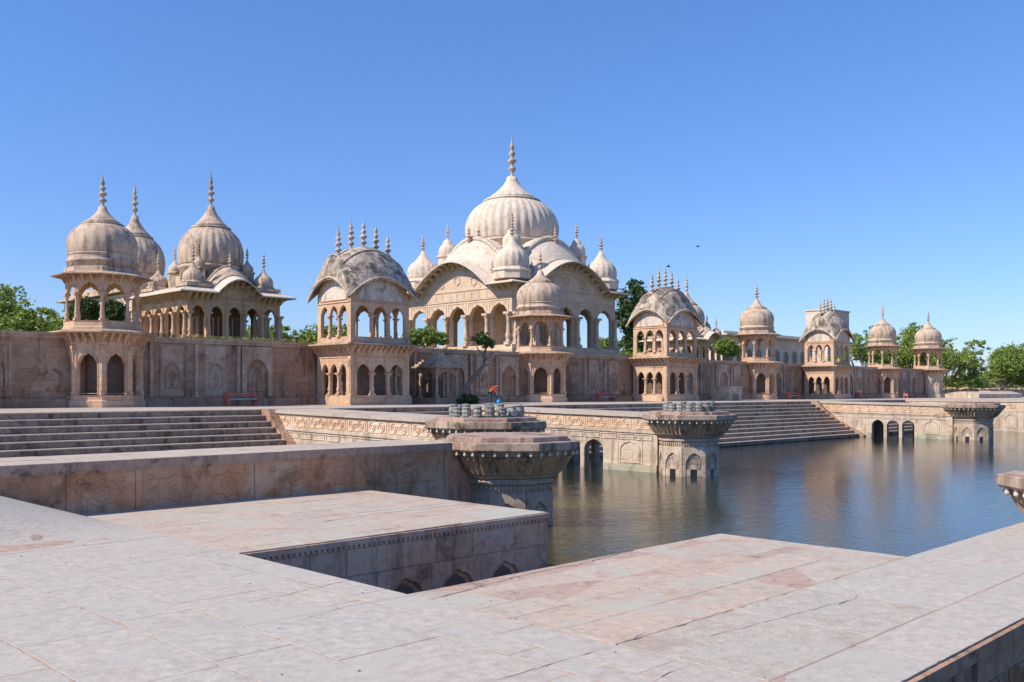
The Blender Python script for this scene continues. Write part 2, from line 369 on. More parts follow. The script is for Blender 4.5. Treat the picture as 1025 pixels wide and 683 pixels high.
FIN = [(0.55, 0), (0.6, .03), (0.3, .06), (0.25, .12), (0.75, .17), (0.85, .20), (0.4, .25), (0.22, .28), (0.6, .33), (1.0, .37), (0.6, .41), (0.25, .44),
       (0.5, .49), (0.72, .53), (0.4, .57), (0.2, .60), (0.42, .645), (0.5, .68), (0.3, .73), (0.14, .80), (0.07, .9), (0.0, 1.0)]
def finial(cx, cy, z, h, r, parent, mat='dome2', name='finial', n=12):
    r *= 1.25; mat = 'dome2'; m = MB(); m.lathe(cx, cy, [(a * r, z + b * h) for a, b in FIN], n); return m.build(name, mat, parent)
DOME = [(0.94, 0, .3), (0.965, .035, .6), (0.985, .09, 1), (1.0, .17, 1), (0.998, .25, 1), (0.97, .33, 1), (0.925, .405, 1), (0.86, .47, 1), (0.775, .53, 1), (0.675, .58, .8), (0.57, .62, .5)]
def dome(cx, cy, z, h, R, parent, mat, ribs=24, amp=0.07, fin_h=2.0, fin_r=0.22, sub=True, n=None):
    m = MB(); m.lathe(cx, cy, [(r * R, z + zz * h, q) for r, zz, q in DOME], n or ribs * 5, 0, ribs, amp)
    d = m.build('dome', mat, parent)
    c = MB()
    c.lathe(cx, cy, [(0.56 * R, z + .615 * h), (0.61 * R, z + .62 * h), (0.615 * R, z + .637 * h), (0.56 * R, z + .657 * h)], n or ribs * 4, 0, ribs * 2, 0.06)
    c.lathe(cx, cy, [(0.56 * R, z + .655 * h), (0.47 * R, z + .70 * h), (0.37 * R, z + .75 * h), (0.275 * R, z + .81 * h), (0.195 * R, z + .87 * h), (0.13 * R, z + .94 * h), (0.11 * R, z + 1.0 * h)], 64, 0, 20, 0.04)
    c.build('dome_cap', mat, d)
    finial(cx, cy, z + .99 * h, fin_h, fin_r, d, 'eavelight')
    return d

def column(cx, cy, z0, z1, r, parent, mat='sand', name='column', n=10):
    m = MB(); H = z1 - z0
    m.box(cx - r * 1.35, cx + r * 1.35, cy - r * 1.35, cy + r * 1.35, z0, z0 + .08 * H)
    P = [(1.2, .08), (1.25, .11), (0.9, .14), (0.95, .18), (1.2, .24), (1.15, .30), (0.85, .38), (0.75, .6), (0.7, .74), (0.9, .77), (0.7, .80), (1.0, .86), (1.3, .91), (1.3, .93)]
    m.lathe(cx, cy, [(r * a, z0 + b * H) for a, b in P], n)
    m.box(cx - r * 1.5, cx + r * 1.5, cy - r * 1.5, cy + r * 1.5, z0 + .93 * H, z1)
    return m.build(name, mat, parent)

def brackets(root, P, u0, u1, z0, z1, out, w=0.14, step=0.5, name='bracket', mat='sand', ends=True, zf=None):
    k = max(1, int(round((u1 - u0) / step)))
    for i in range(k + (1 if ends else 0)):
        u = u0 + (u1 - u0) * i / k; o_ = zf(u) if zf else 0
        Q = lambda a, z, b, u=u, o_=o_: P(u + b, z + o_, a)
        m = MB()
        m.extr(Q, [(0, z0), (0, z1), (out, z1), (out, z1 - .12 * (z1 - z0)), (out * .75, z1 - .3 * (z1 - z0)), (out * .5, z1 - .42 * (z1 - z0)), (out * .22, z1 - .8 * (z1 - z0))], -w / 2, w / 2)
        m.build(name, mat, root)

def rosette_pts(cu, cz, r, lobes, amp, n=48, sx=1.0):
    return [(cu + sx * r * (1 + amp * abs(math.sin(lobes * a / 2))) * math.cos(a), cz + r * (1 + amp * abs(math.sin(lobes * a / 2))) * math.sin(a)) for a in [2 * PI * i / n for i in range(n)]]
def medallion(m, P, cu, cz, hw, hh, w=0.03, h=0.02, d=0.0):
    m.ridge(P, rosette_pts(cu, cz, hh * .86, 8, -.22, 48, hw / hh), w, h, d)
    m.ridge(P, rosette_pts(cu, cz, hh * .42, 6, .25, 36), w, h, d)
    m.ridge(P, rosette_pts(cu, cz, hh * .16, 5, .2, 20), w, h, d)
    for sx in (-1, 1):
        for sz in (-1, 1):
            m.ridge(P, rosette_pts(cu + sx * hw * .86, cz + sz * hh * .74, hh * .15, 4, .3, 16), w * .8, h, d)

# ------------------------------------------------------------------ levels (eye level = 0; x runs right-away, y runs left-away)
ZP, ZL, ZT, ZW = -2.61, -1.49, -0.90, -4.08
XW, XE = 7.62, 14.95
YA, YB, YL, YLB = 9.54, 13.85, 20.6, 23.0
YS0, YS1 = 38.0, 43.2            # stair foot (at the water) and head
YWALL, ZWT = 55.0, 3.28

# ------------------------------------------------------------------ setting
g = MB()
hx0, hx1, hy0, hy1 = -70, 168, -70, 55.6; B = 2500
g.add([(-B, -B, -1.02), (B, -B, -1.02), (B, B, -1.02), (-B, B, -1.02), (hx0, hy0, -1.02), (hx1, hy0, -1.02), (hx1, hy1, -1.02), (hx0, hy1, -1.02)],
      [(0, 1, 5, 4), (1, 2, 6, 5), (2, 3, 7, 6), (3, 0, 4, 7)])
tag(g.build('ground', 'ground'), kind='structure')
w = MB(); w.add([(-75, -75, ZW), (172, -75, ZW), (172, 60, ZW), (-75, 60, ZW)], [(0, 1, 2, 3)])
tag(w.build('water', 'water'), kind='structure')
gg = MB(); gg.box(-70, 150, 55.7, 150, -1.5, 3.12)
tag(gg.build('garden_ground', 'garden'), kind='structure')

# upper terrace
t = MB()
t.box(-70, 104, YS1, 56, -4.4, ZT); t.box(104, 168, 29, 56, -4.4, ZT - .004)
tag(t.build('terrace', 'terr'), kind='structure')

# foreground paving -------------------------------------------------
def ramp_z(x, y):
    a = max(0.0, XW - x) * 0.34; q = max(0.0, min(1.0, (y - 16.6) / 3.9)); q = q * q * (3 - 2 * q)
    return min(a, 1.1) * q
base = MB()
def sheet(m, x0, x1, y0, y1, z, nx, ny, f=lambda x, y: 0, low=-5.0):
    fn = lambda a, b: (x0 + (x1 - x0) * a, y0 + (y1 - y0) * b, z + f(x0 + (x1 - x0) * a, y0 + (y1 - y0) * b))
    m.grid(fn, nx, ny, False)
sheet(base, -30, XW, -14, YL, ZP - .003, 40, 60, ramp_z)
base.box(XW, XE - .06, YB + .02, YL, -4.6, ZP - .003)
base.box(XW, XE - .06, 6.1, YA - .02, -4.6, ZP - .003)
base.box(XW, 22, 3.52, 6.08, -4.6, ZP - .003)
base.box(-30, XW - .02, -14, YL, -4.6, ZP - 0.30)
tag(base.build('pavement_bed', 'joint'), kind='structure')

def pave(m, x0, x1, y0, y1, z, rx, ry, f=lambda x, y: 0, along='x', gap=0.005, jit=0.003, seed=1):
    rnd = random.Random(seed)
    y = y0
    lo, hi = (y0, y1) if along == 'x' else (x0, x1)
    a0, a1 = (x0, x1) if along == 'x' else (y0, y1)
    q = lo
    while q < hi - 1e-3:
        wd = rnd.uniform(*ry); q2 = q + wd
        if hi - q2 < ry[0] * .5: q2 = hi
        p = a0
        first = True
        while p < a1 - 1e-3:
            ln = rnd.uniform(*rx) * (rnd.uniform(.4, 1) if first else 1); first = False
            p2 = p + ln
            if a1 - p2 < rx[0] * .4: p2 = a1
            dz = rnd.uniform(-jit, jit); tx, ty = rnd.uniform(-jit, jit), rnd.uniform(-jit, jit)
            X0, X1, Y0, Y1 = (p, p2, q, q2) if along == 'x' else (q, q2, p, p2)
            j = lambda: rnd.uniform(0, .010)
            X0 += gap * .5 + j(); X1 -= gap * .5 + j(); Y0 += gap * .5 + j(); Y1 -= gap * .5 + j()
            pts = []                                    # worn outline with small chips
            for (ax, ay, bx, by) in ((X0, Y0, X1, Y0), (X1, Y0, X1, Y1), (X1, Y1, X0, Y1), (X0, Y1, X0, Y0)):
                L_ = math.hypot(bx - ax, by - ay); n_ = max(2, int(L_ / .11)); ix, iy = -(by - ay) / L_, (bx - ax) / L_
                for q_ in range(n_):
                    a_ = (q_ + (rnd.uniform(-.3, .3) if q_ else 0)) / n_
                    inn = abs(rnd.gauss(0, .0035)) + (rnd.uniform(.01, .03) if rnd.random() < .05 else 0) + (.012 if q_ == 0 else 0) * rnd.random()
                    pts.append((ax + (bx - ax) * a_ + ix * inn, ay + (by - ay) * a_ + iy * inn))
            mx_, my_ = (X0 + X1) / 2, (Y0 + Y1) / 2; N_ = len(pts)
            hz = lambda xx, yy: z + dz + tx * (xx - mx_) / max(.1, X1 - X0) + ty * (yy - my_) / max(.1, Y1 - Y0) + f(xx, yy)
            vs = [(xx, yy, hz(xx, yy) - .015) for xx, yy in pts] + [(xx, yy, hz(xx, yy) - .003) for xx, yy in pts]
            vs += [(xx + math.copysign(.003, mx_ - xx), yy + math.copysign(.003, my_ - yy), hz(xx, yy)) for xx, yy in pts]
            fs = [(k_, (k_ + 1) % N_, N_ + (k_ + 1) % N_, N_ + k_) for k_ in range(N_)] + [(N_ + k_, N_ + (k_ + 1) % N_, 2 * N_ + (k_ + 1) % N_, 2 * N_ + k_) for k_ in range(N_)]
            fs.append(tuple(range(2 * N_, 3 * N_)))
            m.add(vs, fs)
            p = p2
        q = q2
p = MB()
pave(p, -30, XW - .62, -14, 16.4, ZP, (1.0, 2.6), (.8, 1.5), ramp_z, 'y', seed=3, gap=.002, jit=.001)
pave(p, XW - .62, XW, -14, 16.4, ZP, (1.6, 2.9), (.61, .62), ramp_z, 'y', seed=4, gap=.003, jit=.001)
p.grid(lambda a, b: (XW - 14 + 14 * a, 16.41 + (YL - 16.41) * b, ZP + ramp_z(XW - 14 + 14 * a, 16.41 + (YL - 16.41) * b)), 70, 20, True)
tag(p.build('pavement', 'paving'), kind='structure')
p = MB()
pave(p, XW, XE - .4, YB + .42, YL, ZP, (1.0, 2.2), (.55, 1.1), along='x', seed=5, gap=.005)
pave(p, XE - .4, XE, YB + .42, YL, ZP, (1.3, 2.4), (.4, .41), along='y', seed=6)
pave(p, XW, XE, YB, YB + .42, ZP, (1.2, 2.6), (.42, .43), along='x', seed=8, jit=.006)
pave(p, XW, XE - .4, 6.1, YA - .42, ZP, (1.0, 2.2), (.55, 1.1), along='x', seed=9, gap=.005)
pave(p, XE - .4, XE, 6.1, YA, ZP, (1.3, 2.4), (.4, .41), along='y', seed=10)
pave(p, XW, XE - .4, YA - .42, YA, ZP, (1.2, 2.6), (.42, .43), along='x', seed=12, jit=.006)
tag(p.build('pavement', 'paving_pink'), kind='structure')
p = MB()
pave(p, XW, 11.6, 4.35, 6.1, ZP, (1.8, 3.2), (1.74, 1.75), along='x', seed=14, gap=.004, jit=.002)
tag(p.build('pavement', 'rough'), kind='structure')
p = MB()
pave(p, 11.6, 22, 4.35, 6.1, ZP, (1.8, 3.2), (1.74, 1.75), along='x', seed=16, gap=.004, jit=.002)
pave(p, XW, 22, 3.5, 4.35, ZP, (2.0, 3.4), (.84, .85), along='x', seed=15, gap=.004, jit=.002)
tag(p.build('pavement', 'paving'), kind='structure')
# worn cracks and open joints
def GP(px, py):
    h = -ZP; s_ = 1332 * h / (py - 392); u = (px - 512) / 942
    return s_ * (1 + u) / 2, s_ * (1 - u) / 2
ck = MB(); rnd = random.Random(12)
def crack(pts, w, wob=.02):
    P_ = [Vector((*GP(*q), 0)) for q in pts]; out = []
    for a, b in zip(P_, P_[1:]):
        n = max(2, int((b - a).length / .07))
        for k in range(n): out.append(a.lerp(b, k / n))
    out.append(P_[-1]); off = 0; vs = []; m_ = len(out)
    for k, q in enumerate(out):
        t = (out[min(k + 1, m_ - 1)] - out[max(k - 1, 0)]).normalized(); nn = Vector((-t.y, t.x, 0))
        off = off * .8 + rnd.uniform(-wob, wob) * .6; ww = w * .55 * rnd.uniform(.2, 1.0) * min(1, k / 3 + .1, (m_ - 1 - k) / 3 + .1)
        for sg in (-1, 1): vs.append(q + nn * (off + sg * ww / 2) + Vector((0, 0, ZP + .0045)))
    ck.add(vs, [(2 * k, 2 * k + 1, 2 * k + 3, 2 * k + 2) for k in range(m_ - 1)])
crack([(433, 600), (470, 589), (520, 577), (560, 567), (575, 566), (640, 549)], .035, .03)
crack([(318, 523), (390, 513), (440, 508), (500, 501)], .05, .02)
crack([(247, 604), (300, 592), (370, 577)], .02); crack([(298, 621), (352, 606), (420, 595)], .016)
crack([(493, 683), (560, 663), (600, 650)], .022); crack([(655, 683), (672, 673), (690, 668)], .02)
crack([(620, 645), (640, 636), (652, 632)], .018, .03); crack([(835, 607), (855, 600), (862, 596)], .03, .05)
crack([(700, 640), (790, 617), (850, 601)], .018); crack([(200, 560), (250, 571), (330, 590)], .012)
tag(ck.build('pavement_cracks', 'glass'), kind='structure')

# loose grit and fallen leaves on the paving
gr = MB(); rnd = random.Random(5)
for k in range(150):
    x = rnd.uniform(2.6, 15); y = rnd.uniform(3.7, 20)
    if XW < x and YA - .1 < y < YB + .1: continue
    if x > XW and y < 6 : pass
    r = rnd.uniform(.006, .022); z = ZP + ramp_z(x, y) + .004; a = rnd.uniform(0, PI)
    c_, s_ = math.cos(a) * r, math.sin(a) * r
    gr.add([(x - c_, y - s_, z), (x + s_ * .5, y - c_ * .5, z), (x + c_, y + s_, z), (x - s_ * .5, y + c_ * .5, z), (x, y, z + r * .6)],
           [(0, 1, 4), (1, 2, 4), (2, 3, 4), (3, 0, 4)])
tag(gr.build('fallen_leaves', 'bark'), 'small dry leaves and grit scattered on the foreground paving', 'leaves', kind='stuff')

# ledge the photographer stands on
lg = MB(); lg.bbox(-6, 2.3, -6, 2.3, ZP - .1, ZL, .03)
tag(lg.build('stone_ledge', 'terr'), 'low square stone ledge at the near end of the paving', 'ledge')

# pit and platform side walls
def platform_wall(name, P, u0, u1, label, motif=True):
    root = empty(name, (P(u0, ZP - 1.9, 0)), label, 'wall')
    m = MB(); m.fbox(P, u0, u1, -4.6, ZP - .024, -.25, 0)
    m.build('wall', 'mauve', root)
    if not motif: return root
    m = MB(); m.fbox(P, u0, u1, ZP - .12, ZP - .022, 0, .045)
    k = int((u1 - u0) / .11)
    for i in range(k):
        a = u0 + (u1 - u0) * (i + .2) / k; m.fbox(P, a, a + .065, ZP - .18, ZP - .122, 0, .04)
    m.build('dentil_moulding', 'mauve', root)
    m = MB(); u = u0 + .15
    rn = random.Random(len(label))
    while u < u1 - .3:
        w_ = rn.uniform(.7, 1.25); w_ = min(w_, u1 - u)
        m.fbox(P, u, u + w_ - .015, ZP - .66, ZP - .20, 0, rn.uniform(.012, .03)); u += w_
    m.build('panel_band', 'mauve', root)
    m = MB(); pitch = 1.3; u = u0 + .1
    while u + pitch <= u1 + .02:
        m.walls(P, solid(u, u + .16, -4.5, ZP - .68) + arch(u + .16, u + 1.14, ZP - 1.35, ZP - .86, ZP - .68, 30, 5) + solid(u + 1.14, u + pitch - .01, -4.5, ZP - .68), 0, .07)
        m.ridge(P, rosette_pts(u + .28, ZP - .83, .07, 5, .3, 20), .02, .015, .07)
        m.ridge(P, rosette_pts(u + 1.02, ZP - .83, .07, 5, .3, 20), .02, .015, .07)
        u += pitch
    m.build('niche_row', 'mauve', root)
    # dark plate painting in the shade inside each niche
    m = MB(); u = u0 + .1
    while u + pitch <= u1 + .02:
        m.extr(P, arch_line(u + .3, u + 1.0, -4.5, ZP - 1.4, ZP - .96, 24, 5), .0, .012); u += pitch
    m.build('niche_shade_plate', 'dim', root)
    return root
platform_wall('platform_wall', frame(XW, YB, 1, 0, 0, -1), 0, XE - XW, 'shaded carved wall with cusped niches below the far side of the paving pit')
platform_wall('platform_wall', frame(XW, YA, 1, 0, 0, 1), 0, XE - XW, 'stone wall under the near platform facing into the pit')
platform_wall('platform_wall', frame(XW, 0, 0, 1, 1, 0), YA + .26, YB - .26, 'short end wall closing the pit on its left', False)
platform_wall('platform_wall', frame(XE - .03, 0, 0, 1, 1, 0), YB + .03, YL - .06, 'water side wall of the platform behind the pit', False)
platform_wall('platform_wall', frame(XE - .03, 0, 0, 1, 1, 0), 6.1, YA - .03, 'water side wall of the near platform tip', False)
# side wall of the right walkway, with an incised pattern
rw = empty('walkway_wall', (XW, 3.5, -4.6), 'dark carved side wall below the walkway edge at the bottom right corner', 'wall')
P = frame(0, 3.5, 1, 0, 0, -1)
m = MB(); m.fbox(P, -2, 22, -4.6, ZP - .024, -.2, 0); m.build('wall', 'wall', rw)
m = MB()
m.fbox(P, -2, 22, ZP - .16, ZP - .02, 0, .06)
u = 6.0
while u < 19:
    m.fbox(P, u, u + .22, -4.5, ZP - .165, 0, .05); u += 2.1
m.build('coping', 'wall', rw)
m = MB(); u = 6.35
while u < 18:
    for q in range(5):
        zz = ZP - .55
        m.ridge(P, [(u + q * .32, zz - .55), (u + q * .32, zz + .14 - abs(q - 2) * .07), (u + q * .32 + .1, zz + .02), (u + q * .32 + .12, zz - .25)], .035, .03, .0, False)
    u += 2.1
m.build('relief', 'ledgewall', rw)

# ------------------------------------------------------------------ raised ledge wall on the left of the pit
lw = empty('ledge_wall', (7.4, YL, ZP), 'long waist high ledge wall of orange brown carved panels behind the near platform', 'wall')
P = frame(0, YL, 1, 0, 0, -1)
m = MB()
m.box(-40, 18.0, YL + .02, YLB, -4.7, ZL - .05); m.box(18.0, 19.9, YL + .5, YLB - .6, -4.7, ZL - .05)
m.build('ledge_core', 'mauve', lw)
m = MB(); pave(m, -12, 18.1, YL - .05, YLB, ZL, (2.2, 4.0), (1.2, 1.3), along='x', seed=21, gap=.004, jit=.003)
m.build('ledge_paving', 'terr', lw)
m = MB()
for a, b in ((-40, 3.5), (3.5, 7.42), (7.42, 12.6), (12.6, 16.2), (16.2, 18.1)):
    m.fbox(P, a + .006, b - .006, ZL - .20, ZL - .016, -.3, .06)
    m.fbox(P, a + .006, b - .006, ZL - .25, ZL - .202, -.2, .035)
m.build('coping', 'coping', lw)
m = MB()
edges = [-40, -34, -28, -22, -16, -10, -5, -1, 3.9, 7.35, 7.55, 8.83, 8.98, 11.75, 11.95, 15.35, 15.5, 17.85, 18.0]
for a, b in zip(edges, edges[1:]):
    m.fbox(P, a + .005, b - .005, -4.7 if b > 15 else ZP - .3, ZL - .252, -.1, 0.0 if (b - a) > .3 else .02)
m.build('wall_panels', 'ledgewall', lw)
m = MB()
zc = (ZP + ZL - .25) / 2
for cu, hw in ((5.6, .9), (8.1, .52), (9.75, .66), (11.05, .6), (12.9, .75), (14.5, .72), (16.4, .6), (17.2, .0)):
    if hw: medallion(m, P, cu, zc - .02, hw, .36, .035, .02)
lm_ = MB()
for q_ in (8.9, 11.80, 11.93): lm_.fbox(P, q_ - .022, q_ + .022, ZP + .02, ZL - .3, 0.0, .012)
lm_.build('lime_joint', 'dome', lw)
m.ridge(P, [(16.1, ZL - .32), (17.6, ZL - .32), (17.6, ZP + .1), (16.1, ZP + .1)], .04, .03)
m.build('relief', 'ledgewall', lw)

# ------------------------------------------------------------------ octagonal pool pillars
def pool_pillar(cx, cy, ztop, W, label, crown=True):
    root = empty('pool_pillar', (cx, cy, -4.6), label, 'pillar', 'octagonal pillars at the pool ends of the walkways')
    A = W / 2; As = A * .60
    zc0 = ztop - .26 * (W / 4.2); zb = ztop - .97 * (W / 4.2)
    m = MB(); m.oct(cx, cy, [(As, -4.6), (As, zb)]); m.build('shaft', 'shaft', root)
    # shaft mouldings
    m = MB(); m.oct(cx, cy, [(As + .02, zb - .30), (As + .10, zb - .26), (As + .10, zb - .2), (As + .03, zb - .12), (As + .16, zb - .06), (As + .16, zb)])
    m.build('moulding', 'shaft', root)
    # facets with a blind arch, cresting and a small water door
    m = MB(); dk = MB(); a = As * .828 / 2
    for P in faces8(cx, cy, As):
        k = 9
        for i in range(k):
            u = -a + 2 * a * (i + .5) / k
            m.extr(P, [(u - a / k * .8, zb - .32), (u + a / k * .8, zb - .32), (u + a / k * .5, zb - .43), (u, zb - .50), (u - a / k * .5, zb - .43)], 0, .05)
        z1 = zb - .56
        m.walls(P, solid(-a, -a + .13, -4.5, z1) + arch(-a + .13, a - .13, z1 - .85, z1 - .25, z1, 18, 5) + solid(a - .13, a, -4.5, z1), 0, .07)
        m.walls(P, solid(-a + .131, -.17, -4.5, z1 - 1.05) + arch(-.17, .17, -3.75, -3.48, z1 - 1.05, 10) + solid(.17, a - .131, -4.5, z1 - 1.05), 0, .04)
        m.ridge(P, arch_line(-.28, .28, z1 - .98, z1 - .7, z1 - .45, 14), .04, .03)
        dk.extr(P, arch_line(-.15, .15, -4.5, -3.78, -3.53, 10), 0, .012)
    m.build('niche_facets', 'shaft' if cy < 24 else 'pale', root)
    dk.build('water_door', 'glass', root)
    # fluted bowl
    n = 96
    prof = [(As + .22, zb, .3), (As + .30, zb + .04, .6), (As + .30 + (A - As - .5) * .45, zb + (zc0 - zb) * .35, 1), (As + .30 + (A - As - .5) * .8, zb + (zc0 - zb) * .62, 1), (A - .22, zb + (zc0 - zb) * .8, .5)]
    m = MB(); vs = []
    for r, z, q in prof:
        for i in range(n):
            an = PI / 8 + 2 * PI * i / n; am = ((an - PI / 8) % (PI / 4)) - PI / 8
            rr = r / math.cos(am) * (1 - .06 * q * (1 - abs(math.cos(an * 24 )) ))
            vs.append((cx + rr * math.cos(an), cy + rr * math.sin(an), z))
    fs = [(k * n + i, k * n + (i + 1) % n, (k + 1) * n + (i + 1) % n, (k + 1) * n + i) for k in range(len(prof) - 1) for i in range(n)]
    m.add(vs, fs, False); m.build('fluted_bowl', 'bowl', root)
    m = MB(); m.oct(cx, cy, [(A - .26, zb + (zc0 - zb) * .78), (A - .18, zb + (zc0 - zb) * .82), (A - .14, zc0 - .006)]); m.build('bowl_rim', 'black', root)
    dr = MB(); ah = (A - .1) * .828 / 2
    for P in faces8(cx, cy, A - .14):
        k = 5
        for i in range(k):
            u = -ah + 2 * ah * (i + .5) / k
            v = P(u, 0, .04)
            dr.lathe(v[0], v[1], [(.0, zc0 - .16), (.05, zc0 - .12), (.055, zc0 - .08), (.03, zc0 - .04), (.05, zc0 - .01)], 8)
    dr.build('bead_row', 'eavelight', root)
    m = MB(); m.oct(cx, cy, [(A - .04, zc0), (A, zc0 + .05), (A, ztop - .02), (A - .02, ztop)]); m.build('cap_slab', 'black', root)
    if not crown: return root
    m = MB(); B_ = A * .84; m.oct(cx, cy, [(B_, ztop + .002), (B_, ztop + .13), (B_ - .02, ztop + .15)]); m.build('top_slab', 'coping', root)
    return root
pool_pillar(20.7, 20.9, ZL - .01, 4.4, 'nearest octagonal pillar with blackened fluted bowl at the end of the ledge wall')
pool_pillar(20.8, 4.28, ZL - .13, 4.2, 'octagonal pillar whose slab corner juts in at the right edge of the photo', False)
pool_pillar(25.2, 26.6, -1.13, 4.6, 'octagonal pillar just behind the nearest one, crowned by a ring of grey blocks')
pool_pillar(38.9, 26.6, -1.12, 4.35, 'octagonal pillar with white cresting standing in the middle of the water')
pool_pillar(83.6, 28.6, -1.12, 4.5, 'distant octagonal pillar with dark shaded side near the right end of the pool')
pool_pillar(104.5, 28.0, -1.12, 5.0, 'farthest octagonal pillar cut by the right edge of the photo')

def block_ring(cx, cy, z, label, r=1.25, n=14):
    root = empty('block_ring', (cx, cy, z), label, 'stone ring', 'rings of grey stone blocks on pillar tops')
    m = MB(); m.oct(cx, cy, [(r * 1.0, z + .001), (r * 1.0, z + .05)]); m.build('base', 'block', root)
    rn = random.Random(int(cx))
    for k in range(n):
        a = 2 * PI * k / n; x, y = cx + r * math.cos(a), cy + r * math.sin(a); h = rn.uniform(.36, .5)
        m = MB(); w_ = .2
        m.lathe(x, y, [(.15, z + .01), (.18, z + .07), (.15, z + .12), (.19, z + h * .5), (.15, z + h - .1), (.18, z + h - .05), (.14, z + h)], 8, a, smooth=False)
        m.build('block', 'block', root)
block_ring(25.2, 26.6, -.98, 'ring of upright grey stone blocks on the pillar behind the nearest one', 1.3, 17)
block_ring(38.9, 26.6, -.97, 'ring of upright grey stone blocks on the pillar in mid water', 1.1, 15)

# ------------------------------------------------------------------ walkway arms (arcaded piers running out to the pillars)
def arm(x0, x1, y0, y1, z0, z1, label, arch_y, n_med=True):
    """top falls from z1 (at y1, the terrace) to z0 (at y0, the pillar)"""
    root = empty('walkway_pier', ((x0 + x1) / 2, (y0 + y1) / 2, -4.6), label, 'pier', 'arcaded walkway piers running out into the pool')
    top = lambda y: z0 + (z1 - z0) * (y - y0) / (y1 - y0)
    for side, (X, nx) in enumerate(((x0, -1), (x1, 1))):
        P = frame(X, 0, 0, 1, nx, 0)
        hi = lambda u: top(u) - .80
        segs = []; u = y0; a0, a1 = arch_y; k = 3; pier = .28; wd = ((a1 - a0) - 2 * pier) / 3
        segs += solid(y0, a0, -4.7, hi, 6)
        u = a0
        for i in range(3):
            segs += arch(u, u + wd, -3.05, -2.52, hi, 16, 0); u += wd
            if i < 2: segs += solid(u, u + pier, -4.7, hi); u += pier
        segs += solid(u, y1, -4.7, hi, 3)
        m = MB(); m.walls(P, segs, -.4, 0); m.build('arcade_wall', 'pale', root)
        m = MB(); m.walls(P, solid(y0, y1, -9, lambda u: top(u) - .17, 8), -.41, .0)
        m2 = MB()
        for i in range(8):
            ua = y0 + (y1 - y0) * i / 8; ub = y0 + (y1 - y0) * (i + 1) / 8
            m2.walls(P, [(ua, top(ua) - .797, top(ua) - .17, ub, top(ub) - .797, top(ub) - .17)], -.4, .025)
        m2.build('frieze', 'frieze', root)
        m = MB()
        m.walls(P, [(y0, top(y0) - .96, top(y0) - .80, y1, top(y1) - .96, top(y1) - .80)], 0, .06)
        m.walls(P, [(y0, top(y0) - .19, top(y0) - .15, y1, top(y1) - .19, top(y1) - .15)], 0, .08)
        m.build('string_course', 'pale', root)
        m = MB(); m.walls(P, solid(y0, a0 - .05, -4.7, -3.72), 0, .07); m.walls(P, solid(a1 + .05, y1, -4.7, -3.72), 0, .07)
        m.build('waterline_course', 'algae', root)
        if side == 0:
            m = MB(); u = y0 + .75
            while u < y1 - .6:
                zc = top(u) - .485; m.ridge(P, [(u - .70, zc - .26), (u + .70, zc - .26), (u + .70, zc + .26), (u - .70, zc + .26)], .035, .03, .025)
                
                for sx in (-.34, .34):
                    m.ridge(P, rosette_pts(u + sx, zc, .20, 8, .08, 32), .045, .035, .025); m.ridge(P, rosette_pts(u + sx, zc, .08, 6, .3, 24), .04, .035, .025)
                m.ridge(P, rosette_pts(u, zc, .06, 4, .4, 16), .03, .03, .025)
                u += 1.55
            m.build('medallion_row', 'frieze', root)
            m = MB(); u = y0 + .3
            while u < y1 - 1.1:
                zc = top(u) - 1.18; m.ridge(P, [(u, zc - .13), (u + 1.0, zc - .13), (u + 1.0, zc + .13), (u, zc + .13)], .05, .035); u += 1.15
            m.build('panel_row', 'pale', root)
            m = MB(); u = y0 + 1.7
            nn = 0
            while u < a0 - .8:
                w_ = .62 if nn % 2 == 0 else .38
                m.ridge(P, arch_line(u - w_, u + w_, -3.65, -2.95, -2.55 if nn % 2 == 0 else -2.7, 20, 5), .06, .05)
                m.ridge(P, [(u - w_ - .16, -3.68), (u + w_ + .16, -3.68), (u + w_ + .16, -2.35), (u - w_ - .16, -2.35)], .05, .03)
                if nn % 2 == 0: m.fbox(P, u - .16, u + .16, -3.6, -3.05, 0, .012)
                u += 1.35; nn += 1
            m.build('blind_niches', 'pale', root)
    m = MB(); dk = 8
    for i in range(dk):
        ua = y0 + (y1 - y0) * i / dk; ub = y0 + (y1 - y0) * (i + 1) / dk
        Pq = frame(0, 0, 0, 1, 1, 0)
        m.walls(Pq, [(ua + .005, top(ua) - .15, top(ua), ub - .005, top(ub) - .15, top(ub))], x0 - .14, x1 + .14)
    m.build('walkway_slab', 'terr', root)
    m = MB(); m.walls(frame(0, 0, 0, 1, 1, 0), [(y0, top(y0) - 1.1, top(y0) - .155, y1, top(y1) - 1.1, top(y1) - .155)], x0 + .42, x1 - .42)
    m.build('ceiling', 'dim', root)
    return root
arm(25.2, 28.4, 28.2, YS1 + .6, -1.17, -.905, 'near walkway pier with sunlit rosette frieze beside the left steps', (31.5, 35.6))
arm(38.5, 41.7, 28.2, YS1 + .6, -1.17, -.905, 'middle walkway pier with open arches and long frieze joining the mid water pillar', (31.7, 36.2))
arm(82.8, 86.2, 30.0, YS1 + .6, -1.13, -.905, 'far walkway pier with three dark arches right of the wide steps', (33.2, 37.0))

